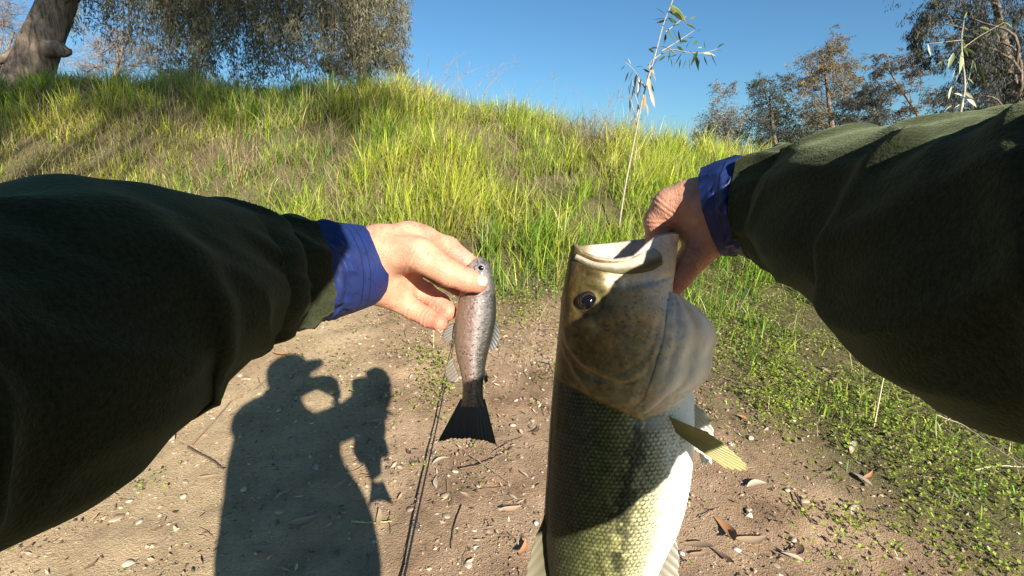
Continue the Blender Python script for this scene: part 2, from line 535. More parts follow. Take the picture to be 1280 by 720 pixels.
def build_grass():
    # tall grass on the bank
    x, y = scatter(410000, -8.5, 7.5, 1.2, 8.2)
    clump = vnoise(x * 5.5, y * 5.5, 0, 31); patch = vnoise(x * 1.4, y * 1.4, 0, 32); big = vnoise(x * .7 + 9, y * .9, 0, 33)
    T = cover(x, y, 'T')
    u_, v_, d_ = project(np.stack([x, y, ground(x, y)], -1))
    for (pu, pv, pr_, am) in [(745, 178, 50, .9), (620, 228, 42, .85), (500, 250, 30, .5), (690, 300, 30, .4), (560, 170, 30, .4), (420, 250, 40, .5), (860, 240, 30, .3)]:
        T = T * (1 - am * np.exp(-(((u_ - pu) / pr_) ** 2 + ((v_ - pv) / (pr_ * .55)) ** 2)))
    keep = inframe(x, y) & (rng.random(len(x)) < T * np.clip(0.06 + 1.25 * sstep(.25, .75, clump) * (0.45 + patch), 0, 1) * 0.70)
    # thin the far back of the crest, which only shows tips
    keep &= ~((y > 7.5) & (rng.random(len(x)) < 0.5))
    x, y, clump, patch, big, T = [a[keep] for a in (x, y, clump, patch, big, T)]
    u, v, d = project(np.stack([x, y, ground(x, y)], -1))
    N = len(x)
    hb = np.interp(v, [60, 140, 300, 345, 380, 440, 520, 620, 720], [.30, .40, .50, .42, .26, .15, .11, .09, .08])
    leftshort = sstep(420, 250, u) * sstep(140, 190, v)
    hb = hb * (1 - 0.55 * leftshort)
    h = hb * (0.25 + 0.85 * clump) * (0.55 + 0.8 * patch) * rng.uniform(0.6, 1.25, N)
    az = rng.uniform(0, 2 * np.pi, N)
    wind = rng.random(N) < 0.45
    az = np.where(wind, rng.normal(0.1, 0.7, N), az)
    lean = np.abs(rng.normal(0.14, 0.22, N)); curl = np.abs(rng.normal(0.55, 0.6, N))
    wd = rng.uniform(0.0045, 0.0105, N) * np.interp(d, [2, 5, 9], [0.7, 1.0, 1.25])
    r = rng.random(N)
    c1 = np.array([0.34, 0.46, 0.04]) * np.ones((N, 1))
    yel = np.array([0.62, 0.61, 0.075]); grn = np.array([0.15, 0.32, 0.03]); straw = np.array([0.52, 0.42, 0.20])
    k = np.clip(patch * 1.3 - 0.3 + rng.normal(0, .22, N), 0, 1)[:, None]
    c1 = yel * k + c1 * (1 - k)
    g = (rng.random(N) < (0.12 + 0.5 * (big > .62)))[:, None]
    c1 = np.where(g, grn * rng.uniform(0.8, 1.3, (N, 1)), c1)
    dry = 0.10 + 0.16 * sstep(420, 200, u) * sstep(130, 190, v) + 0.25 * (vnoise(x * 2.2, y * 2.2, 0, 37) > .68)
    sdry = (r < dry)[:, None]
    c1 = np.where(sdry, straw * rng.uniform(0.7, 1.15, (N, 1)), c1)
    c1 = c1 * np.clip(rng.normal(1.05, .33, (N, 1)), .35, 1.7)
    c0 = c1 * np.array([0.50, 0.50, 0.38])  # blade bases darkened to stand in for shade between the blades
    base = np.stack([x, y, ground(x, y) - 0.01], -1)
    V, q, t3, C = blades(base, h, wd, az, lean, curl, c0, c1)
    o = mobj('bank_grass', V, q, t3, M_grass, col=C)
    tag(o, 'tall yellow green grass covering the bank behind the two fish', 'grass', kind='stuff')
    print('grass blades', N)
    # straw coloured dry grass lying about and sticking up
    x, y = scatter(150000, -8, 6.5, 1.6, 7.6)
    cl = vnoise(x * 2.6, y * 2.6, 0, 41)
    T = cover(x, y, 'T')
    u, v, d = project(np.stack([x, y, ground(x, y)], -1))
    spots = 0
    for (pu, pv, pr, amp) in [(745, 175, 55, 3.0), (620, 225, 45, 2.4), (270, 150, 45, 1.6), (330, 240, 100, 2.2), (480, 245, 60, 1.5), (130, 195, 110, 1.6), (40, 230, 90, 1.5), (230, 205, 90, 1.3), (520, 200, 70, 1.0), (420, 200, 60, .9), (690, 250, 50, .7), (560, 290, 60, .7), (1200, 560, 60, .5), (600, 170, 60, 1.0)]:
        spots = spots + amp * np.exp(-(((u - pu) / pr) ** 2 + ((v - pv) / (pr * .6)) ** 2))
    keep = inframe(x, y) & (rng.random(len(x)) < np.clip(T, 0.0, 1) * 0.12 * (cl > .45) + 0.13 * spots * np.clip(T + .35, 0, 1))
    x, y, spots, v = x[keep], y[keep], spots[keep], v[keep]
    N = len(x)
    h = rng.uniform(0.12, 0.5, N) * np.interp(v, [100, 300, 400, 600], [1, 1, .45, .3])
    flat = rng.random(N) < 0.6
    lean = np.where(flat, rng.uniform(0.9, 1.5, N), np.abs(rng.normal(0.2, 0.2, N)))
    curl = rng.normal(0.3, 0.4, N)
    az = rng.uniform(0, 2 * np.pi, N)
    c1 = np.array([0.50, 0.39, 0.22]) * rng.uniform(0.55, 1.1, (N, 1)) * np.array([1, 1, 1.0])
    pink = (spots > 1.2)[:, None]
    c1 = np.where(pink, c1 * np.array([0.85, 0.78, 0.85]), c1)
    base = np.stack([x, y, ground(x, y) + np.where(flat, rng.uniform(0.02, 0.22, N) * np.clip(spots, 0.1, 1), -0.005)], -1)
    V, q, t3, C = blades(base, h, rng.uniform(0.003, 0.0055, N), az, lean, curl, c1 * .8, c1)
    o = mobj('dry_grass', V, q, t3, M_grass, col=C)
    tag(o, 'straw coloured dead grass tangled among the green on the bank', 'grass', kind='stuff')
    print('dry', N)
    # low broad leaved weeds
    x, y = scatter(420000, -7, 5.5, 0.9, 6.5)
    cl = vnoise(x * 5, y * 5, 0, 51) * 0.6 + vnoise(x * 13, y * 13, 0, 52) * 0.4
    Wm = cover(x, y, 'W')
    u, v, d = project(np.stack([x, y, ground(x, y)], -1))
    ex = 0
    for (pu, pv, pr, amp) in [(545, 465, 30, 1), (540, 500, 26, .9), (515, 440, 22, .5), (185, 615, 15, .5), (690, 360, 40, .9), (660, 400, 22, .4), (600, 600, 10, .35), (700, 470, 16, .4), (630, 580, 10, .4),
                              (985, 520, 45, .8), (955, 480, 50, .8), (1060, 660, 30, .7), (1190, 700, 40, .8), (880, 640, 10, .4), (118, 625, 7, .6)]:
        ex = ex + amp * np.exp(-(((u - pu) / pr) ** 2 + ((v - pv) / (pr * .7)) ** 2) * 1.3)
    pr_ = np.clip(Wm * np.clip((cl - 0.40) * 7, 0.03, 1) + ex * np.clip((cl - .2) * 3, .1, 1), 0, 1)
    keep = inframe(x, y) & (rng.random(len(x)) < pr_ * np.interp(v, [100, 300, 450], [.35, .45, .95]))
    x, y, v = x[keep], y[keep], v[keep]
    N = len(x); L = 4
    size = rng.uniform(0.006, 0.014, N)
    base = np.stack([x, y, ground(x, y)], -1)
    lift = rng.uniform(0.003, 0.085, N) * (.3 + cl[keep]) * np.interp(v, [300, 500, 720], [1.4, 1, .6])
    cen = np.repeat(base + lift[:, None] * np.array([0, 0, 1.0]), L, 0)
    a = rng.uniform(0, 2 * np.pi, N * L)
    tilt = rng.uniform(-0.3, 0.9, N * L)
    sz = np.repeat(size, L) * rng.uniform(0.6, 1.2, N * L)
    dr = np.stack([np.cos(a) * np.cos(tilt), np.sin(a) * np.cos(tilt), np.sin(tilt)], -1)
    sd = np.stack([-np.sin(a), np.cos(a), rng.normal(0, .25, N * L)], -1)
    p0 = cen; p1 = cen + dr * (sz * .55)[:, None] + sd * (sz * .38)[:, None]; p3 = cen + dr * (sz * .55)[:, None] - sd * (sz * .38)[:, None]
    p2 = cen + dr * sz[:, None] * 1.05
    V = np.stack([p0, p1, p2, p3], 1).reshape(-1, 3)
    c = np.array([0.25, 0.33, 0.05]) * rng.uniform(0.45, 1.4, (N * L, 1)) + np.array([0.06, 0.02, 0]) * rng.random((N * L, 1))
    C = np.repeat(c, 4, 0)
    o = mobj('ground_cover', V, np.arange(N * L * 4).reshape(-1, 4), mat=M_leaf, col=C, smooth=False)
    tag(o, 'low green weeds creeping over the bare dirt', 'weeds', kind='stuff')
    print('weeds', N)
build_grass()

# ------------------------------------------------------------------ stones, leaves, twigs on the dirt
def ico(sub=1):
    import bmesh
    bm = bmesh.new(); bmesh.ops.create_icosphere(bm, subdivisions=sub, radius=1.0)
    v = np.array([x.co[:] for x in bm.verts]); t = np.array([[q.index for q in f.verts] for f in bm.faces]); bm.free()
    return v, t

def rotz_tilt(N, tiltmax):
    a = rng.uniform(0, 2 * np.pi, N); b = rng.uniform(-tiltmax, tiltmax, N); c = rng.uniform(-tiltmax, tiltmax, N)
    ca, sa, cb, sb, cc, sc = np.cos(a), np.sin(a), np.cos(b), np.sin(b), np.cos(c), np.sin(c)
    Rz = np.zeros((N, 3, 3)); Rz[:, 0, 0] = ca; Rz[:, 0, 1] = -sa; Rz[:, 1, 0] = sa; Rz[:, 1, 1] = ca; Rz[:, 2, 2] = 1
    Rx = np.zeros((N, 3, 3)); Rx[:, 0, 0] = 1; Rx[:, 1, 1] = cb; Rx[:, 1, 2] = -sb; Rx[:, 2, 1] = sb; Rx[:, 2, 2] = cb
    Ry = np.zeros((N, 3, 3)); Ry[:, 1, 1] = 1; Ry[:, 0, 0] = cc; Ry[:, 0, 2] = sc; Ry[:, 2, 0] = -sc; Ry[:, 2, 2] = cc
    return Rz @ Rx @ Ry

def build_litter():
    iv = np.array([[1, 0, 0], [0, 1, 0], [-1, 0, 0], [0, -1, 0], [.1, .1, 1], [-.1, 0, -1]]); iv[:4, 2] = [.15, -.2, .2, -.1]
    it = np.array([[0, 1, 4], [1, 2, 4], [2, 3, 4], [3, 0, 4], [1, 0, 5], [2, 1, 5], [3, 2, 5], [0, 3, 5]])
    # gravel
    x, y = scatter(110000, -3.2, 3.0, 0.95, 4.6)
    T = cover(x, y, 'T')
    dens = 0.5 + 1.2 * vnoise(x * 1.9, y * 1.9, 0, 61) ** 2
    keep = inframe(x, y, 40) & (rng.random(len(x)) < np.clip(1 - 1.3 * T, 0.03, 1) * dens * 0.75)
    x, y = x[keep], y[keep]; N = len(x)
    s = np.clip(rng.lognormal(-5.9, 0.6, N), 0.0013, 0.012)
    R = rotz_tilt(N, 0.5)
    sc = s[:, None] * np.stack([rng.uniform(.9, 1.5, N), rng.uniform(.6, 1.0, N), rng.uniform(.35, .75, N)], -1)
    jit = 1 + rng.normal(0, .14, (N, len(iv), 1))
    V = np.einsum('nij,nkj->nki', R, iv[None] * jit * sc[:, None])
    V += np.stack([x, y, ground(x, y) + sc[:, 2] * .35 + 0.001], -1)[:, None]
    tone = rng.uniform(.5, 1.2, (N, 1))
    c = np.array([0.42, 0.30, 0.195]) * tone
    pale = (rng.random(N) < .12)[:, None]
    c = np.where(pale, np.array([0.50, 0.42, 0.32]) * tone, c)
    dark = (rng.random(N) < .15)[:, None]
    c = np.where(dark, np.array([0.14, 0.10, 0.075]) * tone, c)
    C = np.repeat(c, len(iv), 0)
    t = (it[None] + (np.arange(N) * len(iv))[:, None, None]).reshape(-1, 3)
    o = mobj('gravel', V.reshape(-1, 3), tris=t, mat=M_stone, col=C, smooth=False)
    tag(o, 'fine gravel and soil crumbs strewn over the bare dirt', 'gravel', kind='stuff')
    print('gravel', N)
    # scraps of dead leaf and straw
    x, y = scatter(34000, -3.4, 3.3, 0.95, 4.9)
    T = cover(x, y, 'T'); u, v, d = project(np.stack([x, y, ground(x, y)], -1))
    dens = np.interp(u, [0, 300, 420, 640, 1280], [.32, .30, .5, 1.1, 1.0]) * (0.08 + vnoise(x * 2.4, y * 2.4, 0, 71) ** 3 * 2.6)
    keep = inframe(x, y, 40) & (rng.random(len(x)) < dens * np.clip(1 - T, .15, 1))
    x, y = x[keep], y[keep]; N = len(x)
    L = rng.uniform(.008, .034, N); W = L * rng.uniform(.10, .42, N)
    R = rotz_tilt(N, .45)
    shp = np.array([[-1, 0, .12], [-.3, 1, .0], [.4, .8, .05], [1, 0, .22], [.4, -.8, .05], [-.3, -1, .0]])
    sc = np.stack([L, W, L * rng.uniform(.2, 1.2, N)], -1) * .5
    V = np.einsum('nij,nkj->nki', R, shp[None] * sc[:, None])
    V += np.stack([x, y, ground(x, y) + rng.uniform(.004, .012, N)], -1)[:, None]
    c = np.array([[.36, .24, .14], [.46, .34, .21], [.22, .13, .08], [.52, .42, .28], [.12, .08, .055]])[rng.integers(0, 5, N)] * rng.uniform(.7, 1.15, (N, 1))
    b = (np.arange(N) * 6)[:, None]
    q = np.concatenate([b + np.array([0, 1, 4, 5]) * 0 + np.array([1, 2, 4, 5]), ])
    t = np.concatenate([b + np.array([0, 5, 1]), b + np.array([2, 4, 3])])
    q = q[:, [0, 3, 2, 1]]
    o = mobj('leaf_litter', V.reshape(-1, 3), q, t, M_litter, col=np.repeat(c, 6, 0), smooth=False)
    tag(o, 'scraps of dead brown leaf and straw scattered on the dirt', 'leaf litter', kind='stuff')
    print('litter', N)
    # fine twigs as stuff
    x, y = scatter(1500, -3, 3.3, 1.0, 4.6)
    u, v, d = project(np.stack([x, y, ground(x, y)], -1))
    keep = inframe(x, y, 30) & (rng.random(len(x)) < np.interp(u, [0, 420, 620, 1280], [.12, .2, .7, .6]) * np.clip(1.1 - cover(x, y, 'T'), 0, 1))
    mb = MB()
    for xx, yy in zip(x[keep], y[keep]):
        L = random.uniform(.03, .12); a = random.uniform(0, 6.28)
        k = np.linspace(-.5, .5, 4)
        px = xx + np.cos(a) * L * k + rng.normal(0, .004, 4); py = yy + np.sin(a) * L * k + rng.normal(0, .004, 4)
        pz = ground(px, py) + random.uniform(.004, .014)
        vv, qq = tube(np.stack([px, py, pz], -1), np.array([1, .9, .8, .5]) * random.uniform(.0008, .002), 4)
        mb.add(vv, qq, c=np.array([.20, .13, .085]) * random.uniform(.5, 1.9))
    o = mb.build('twig_litter', M_litter)
    tag(o, 'thin broken twigs strewn over the brown dirt', 'twigs', kind='stuff')

    # pebbles one can pick out
    iv2, it2 = ico(2)
    pm = []
    for k, (c, ax) in enumerate([((.46, .38, .29), (1.2, .8, .42)), ((.40, .30, .20), (1.35, .9, .38)), ((.58, .53, .46), (1.15, .85, .5)), ((.27, .20, .14), (1.3, .8, .45))]):
        rp = np.random.default_rng(90 + k)
        vv2 = iv2.copy()
        for _ in range(11):
            pn = rp.normal(0, 1, 3); pn /= np.linalg.norm(pn)
            vv2 = vv2 - pn * np.maximum(0, vv2 @ pn - rp.uniform(.62, .85))[:, None]
        n_ = 1 + .30 * fbm(iv2[:, 0] * 1.3 + k * 7, iv2[:, 1] * 1.3, iv2[:, 2] * 1.3, 80 + k)
        me = mesh_data('pebble', vv2 * n_[:, None] * np.array(ax), tris=it2, col=np.tile(c, (len(iv2), 1)))
        me.materials.append(M_stone); pm.append(me)
    spots = [(95, 617, 11, 0), (162, 627, 8, 0), (146, 648, 12, 1), (174, 653, 8, 0), (160, 705, 9, 0), (229, 621, 7, 0), (557, 620, 11, 1), (557, 645, 11, 1), (585, 707, 12, 0),
             (569, 590, 9, 0), (641, 532, 8, 0), (514, 637, 10, 3), (626, 635, 9, 1), (921, 688, 9, 2), (991, 675, 8, 0), (938, 548, 8, 0), (984, 613, 7, 0), (914, 556, 7, 2), (1006, 627, 7, 1),
             (969, 707, 8, 3), (871, 680, 9, 0), (300, 470, 7, 0), (450, 430, 6, 0), (478, 425, 6, 0), (350, 640, 9, 1), (305, 612, 8, 0), (430, 640, 9, 3), (395, 585, 8, 1), (448, 545, 8, 1)]
    nn = 26
    for _ in range(nn):
        uu = random.uniform(20, 1050); vv_ = random.uniform(420, 718)
        if uu > 880 and vv_ < 560: continue
        spots.append((uu, vv_, random.uniform(4, 7.5), random.choice([0, 0, 1, 1, 1, 3, 3, 2])))
    pts = trace([s[0] for s in spots], [s[1] for s in spots])
    names = {0: ('pale buff pebble lying on the dirt', 'pale buff pebbles'), 1: ('flat tan pebble lying on the dirt', 'flat tan pebbles'),
             2: ('smooth whitish pebble lying on the dirt', 'whitish pebbles'), 3: ('brown pebble lying on the dirt', 'brown pebbles')}
    for (s, p) in zip(spots, pts):
        if np.isnan(p[0]) or p[1] > 4.5: continue
        o = bpy.data.objects.new('pebble', pm[s[3]]); link(o)
        dist = np.linalg.norm(p - CAM)
        r = s[2] * 0.5 * dist / FPX
        o.scale = (r, r, r); o.rotation_euler = (random.uniform(-.3, .3), random.uniform(-.3, .3), random.uniform(0, 6.28))
        o.location = (p[0], p[1], p[2] + r * 0.15)
        tag(o, names[s[3]][0], 'pebble', names[s[3]][1])

    # fallen gum leaves
    def leafmesh(c, bendz, fold, hook):
        n = 9; t = np.linspace(0, 1, n)
        wv = np.sin(np.pi * t ** .8) * .13 + .004
        wv[0] = .012; wv[-1] = .002
        cx = t - .5; cy = hook * (t - .5) ** 2; cz = bendz * (t - .5) ** 2
        V = np.stack([np.stack([cx, cy + wv, cz + fold * wv], -1), np.stack([cx, cy, cz], -1), np.stack([cx, cy - wv, cz + fold * wv], -1)], 1)
        me = mesh_data('fallen_leaf', V.reshape(-1, 3), grid_quads(n, 3), col=np.tile(c, (n * 3, 1)))
        me.materials.append(M_litter); return me
    kinds = [(leafmesh((.42, .20, .09), .5, .5, .5), 'curled orange brown gum leaf lying on the dirt', 'orange brown fallen leaves'),
             (leafmesh((.36, .25, .15), .25, .3, .3), 'dull tan gum leaf lying on the dirt', 'tan fallen leaves'),
             (leafmesh((.40, .33, .24), -.2, .4, -.3), 'bleached grey gum leaf lying on the dirt', 'bleached fallen leaves'),
             (leafmesh((.17, .10, .065), .4, .3, .5), 'dark brown gum leaf lying on the dirt', 'dark brown fallen leaves')]
    ls = [(911, 668, 40, 0, 95), (940, 680, 38, 1, 10), (945, 607, 26, 2, 15), (1000, 690, 26, 3, 60), (870, 685, 34, 1, 160), (1075, 600, 22, 2, 100), (1065, 560, 22, 2, 45), (905, 700, 26, 3, 120),
          (260, 600, 18, 1, 40), (75, 645, 22, 1, 80), (640, 640, 26, 1, 20), (545, 605, 22, 2, 95), (380, 655, 30, 1, 20), (425, 610, 20, 1, 60), (460, 600, 22, 0, 140), (475, 650, 24, 1, 100), (330, 690, 26, 1, 0), (655, 690, 24, 0, 70)]
    for _ in range(34):
        uu = random.choice([random.uniform(530, 690), random.uniform(860, 1120), random.uniform(400, 520), random.uniform(20, 400)])
        ls.append((uu, random.uniform(440, 716), random.uniform(11, 22), random.choice([0, 1, 1, 2, 2, 3]), random.uniform(0, 180)))
    pts = trace([s[0] for s in ls], [s[1] for s in ls])
    for s, p in zip(ls, pts):
        if np.isnan(p[0]) or p[1] > 4.3: continue
        me, lab, grp = kinds[s[3]]
        o = bpy.data.objects.new('fallen_leaf', me); link(o)
        L = s[2] * np.linalg.norm(p - CAM) / FPX
        o.scale = (L, L, L)
        o.rotation_euler = (random.uniform(-.3, .3), random.uniform(-.25, .25), math.radians(s[4]))
        o.location = (p[0], p[1], p[2] + 0.012)
        tag(o, lab, 'leaf', grp)

    # single twigs and stems traced in the photograph
    def twig(pix, r0, r1, c, label, lift=.006, name='twig', group=None):
        pts = trace([p[0] for p in pix], [p[1] for p in pix])
        c3 = catmull(pts, 22)
        c3[:, 2] = ground(c3[:, 0], c3[:, 1]) + lift + .004 * rng.random(22)
        v, q = tube(c3, np.linspace(r0, r1, 22), 6)
        o = mobj(name, v, q, mat=M_litter, col=np.tile(c, (len(v), 1)), origin=c3[0])
        tag(o, label, 'twig', group)
    twig([(240, 558), (262, 535), (285, 508), (292, 502), (312, 492), (330, 480)], .004, .0016, (.26, .17, .10), 'long bent brown twig ending at the shadow of the capped head', .008)
    twig([(1168, 532), (1200, 545), (1235, 570), (1262, 588), (1285, 602)], .0028, .0018, (.52, .44, .30), 'pale bent straw stem lying in the weeds under the right sleeve', .05)
    twig([(1215, 600), (1245, 594), (1282, 596)], .0022, .0018, (.52, .44, .30), 'short pale straw lying crosswise in the weeds', .04)
    twig([(993, 618), (1005, 640), (1016, 657)], .0035, .002, (.15, .09, .06), 'short dark twig beside the curled orange leaf', .006)
    twig([(578, 635), (572, 650), (568, 665), (565, 690)], .003, .002, (.22, .15, .10), 'forked brown twig standing near the rod', .01)
    twig([(575, 590), (600, 585), (628, 572), (648, 560)], .0028, .0015, (.16, .11, .07), 'dark twig lying below the trout tail', .012)
    twig([(590, 575), (612, 590), (640, 610)], .0028, .0015, (.30, .22, .14), 'brown twig crossing another below the trout tail', .014)
    twig([(665, 498), (690, 515), (700, 530)], .0028, .0015, (.2, .14, .09), 'small twig against the dark back of the bass', .01)
    twig([(235, 560), (262, 575), (280, 588)], .0045, .003, (.10, .07, .05), 'dark crumbling root piece beside the body shadow', .004)
    twig([(440, 655), (465, 657), (490, 655)], .003, .0015, (.42, .45, .16), 'single yellowish grass stem lying inside the body shadow', .01)
build_litter()

# ------------------------------------------------------------------ fishing rod on the ground
def build_rod():
    a = trace([558, 508], [482, 722])
    far, nearp = a[0], a[1]
    dirv = (nearp - far); dirv /= np.linalg.norm(dirv[:2])
    tip = far - dirv * 0.55
    butt = nearp + dirv * 0.75
    n = 40
    t = np.linspace(0, 1, n)[:, None]
    c = butt + (tip - butt) * t
    gz = ground(c[:, 0], c[:, 1])
    c[:, 2] = np.maximum(c[:, 2] * 0 + gz + 0.016 + 0.02 * np.sin(t[:, 0] * 3.0), gz + 0.012)
    k = np.ones(7) / 7
    zz = np.convolve(np.pad(c[:, 2], 3, mode='edge'), k, 'valid'); c[:, 2] = np.maximum(zz, gz + 0.010)
    root = empty('fishing_rod', c[0], 'thin black fishing rod lying on the dirt under the trout tail', 'fishing rod')
    blk = mat_plain('rod_graphite', (.02, .02, .022), .3, .5, .3, 80)
    cork = mat_plain('rod_cork', (.42, .28, .16), .8, .2, .4, 90)
    met = mat_plain('rod_steel', (.4, .4, .42), .3, .5, .1, 50, 1.0)
    v, q = tube(c, np.linspace(.0050, .0020, n), 10)
    mobj('blank', v, q, mat=blk, parent=root)
    v, q = tube(catmull(c[:8], 12), np.array([.011, .0125, .0125, .0125, .012, .012, .0115, .0115, .012, .012, .011, .007]), 12)
    mobj('grip', v, q, mat=cork, parent=root)
    for i, rr in ((15, .011), (21, .009), (27, .007), (32, .006), (37, .005)):
        th = np.linspace(0, 2 * np.pi, 17)
        ax = (c[i + 1] - c[i]); ax /= np.linalg.norm(ax)
        sx = np.cross(ax, [0, 0, 1.0]); sx /= np.linalg.norm(sx)
        cen = c[i] + sx * (rr + .006)
        ring = cen + rr * (np.cos(th)[:, None] * sx + np.sin(th)[:, None] * np.cross(sx, ax))
        v, q = tube(ring, np.full(17, .0012), 6)
        mobj('line_guide', v, q, mat=met, parent=root)
build_rod()

# ------------------------------------------------------------------ trees and bushes
def leaves(cen, direction, L, W, col, twist=None):
    """lens shaped leaves: 4 vertices, one quad each"""
    N = len(cen)
    d = direction / (np.linalg.norm(direction, axis=1)[:, None] + 1e-9)
    r = rng.normal(0, 1, (N, 3)); s = np.cross(d, r); s /= np.linalg.norm(s, axis=1)[:, None] + 1e-9
    L = np.broadcast_to(L, (N,)); W = np.broadcast_to(W, (N,))
    up = np.cross(s, d)
    p0 = cen; p2 = cen + d * L[:, None]
    m = cen + d * (L * .45)[:, None]
    V = np.stack([p0, m + s * (W / 2)[:, None] + up * (W * .15)[:, None], p2, m - s * (W / 2)[:, None] + up * (W * .15)[:, None]], 1)
    return V.reshape(-1, 3), np.arange(N * 4).reshape(-1, 4), np.repeat(col, 4, 0)

def limb(mb, a, b, r0, r1, sag=0.0, wob=0.08, n=9, m=6):
    a = np.asarray(a, float); b = np.asarray(b, float); L = np.linalg.norm(b - a)
    t = np.linspace(0, 1, n)[:, None]
    c = a + (b - a) * t
    c = c + np.sin(np.pi * t) * rng.normal(0, wob * L, 3) + np.sin(2 * np.pi * t) * rng.normal(0, wob * .5 * L, 3)
    c[:, 2] += (np.sin(np.pi * t[:, 0]) * sag * L)
    v, q = tube(c, np.linspace(r0, r1, n), m)
    mb.add(v, q)
    return c

def make_tree(name, label, base, trunk_top, r0, r1, clusters, leafcol, L, W, droop=.3, dens=1.0, group=None, trunkpts=None, sub=5, twigs=True, cat='tree', spread=1.0, colvar=.35):
    """clusters: list of (centre, radius xyz, leaf count)"""
    base = np.asarray(base, float)
    root = empty(name, base, label, cat, group)
    tb = MB(); br = MB()
    if trunkpts is None:
        trunkpts = [base - np.array([0, 0, .2]), base + (np.asarray(trunk_top) - base) * .5 + rng.normal(0, .1, 3), trunk_top]
    tc_ = catmull(trunkpts, 24)
    rr = np.linspace(r0, r1, 24); rr[:3] *= [1.35, 1.2, 1.08]
    v, q = tube(tc_, rr, 14)
    bumpy = 1 + .10 * fbm(v[:, 0] * 6, v[:, 1] * 6, v[:, 2] * 2, 91)
    cc = np.repeat(tc_, 14, 0)
    v = cc + (v - cc) * bumpy[:, None]
    tb.add(v, q)
    tb.build('trunk', M_bark, root)
    LV = []; LD = []; LC = []
    for (cen, rad, cnt) in clusters:
        cen = np.asarray(cen, float); rad = np.asarray(rad, float)
        k = rng.integers(8, 22)
        start = tc_[k] if cen[2] > tc_[k][2] else tc_[max(3, k // 2)]
        lc = limb(br, start, cen, max(r1 * .7, .012), .008, .05)
        ns = sub
        subs = [cen]
        for s_ in range(ns):
            e = cen + rng.normal(0, .62, 3) * rad * spread
            st = lc[rng.integers(5, 9)]
            limb(br, st, e, .008, .0025, .04, .12, 7, 4)
            subs.append(e)
        subs = np.array(subs)
        n = int(cnt * dens * 2.3)
        # clumped leaves: little tufts at random spots of the cluster
        nt_ = max(4, n // 22)
        tc2 = subs[rng.integers(0, len(subs), nt_)] + rng.normal(0, .42, (nt_, 3)) * rad
        idx = rng.integers(0, nt_, n)
        tone = rng.uniform(1 - colvar, 1 + colvar, (nt_, 1))
        p = tc2[idx] + rng.normal(0, .13, (n, 3)) * rad
        d = rng.normal(0, 1, (n, 3)); d[:, 2] = d[:, 2] * .6 - droop * 2.2
        LV.append(p); LD.append(d); LC.append(np.asarray(leafcol) * tone[idx] * rng.uniform(.75, 1.25, (n, 1)))
    if br.v: br.build('branches', M_bark, root)
    p = np.concatenate(LV); d = np.concatenate(LD); c = np.concatenate(LC)
    n = len(p)
    V, Q, C = leaves(p, d, L * rng.uniform(.6, 1.25, n), W * rng.uniform(.7, 1.2, n), c)
    mobj('crown', V, Q, mat=M_leaf, parent=root, col=C, smooth=False)
    return root

def gp(px, d):
    """ground point behind the crest in the direction of a pixel column at depth d"""
    x = (px - 640) / FPX * d; y = d * math.cos(PITCH)
    return np.array([x, y, float(ground(x, y))])

def cl(px, py, d, rx, ry, n, rd=None):
    s = d / FPX
    return (P(px, py, d), (rx * s, (rd or rx) * s, ry * s), n)

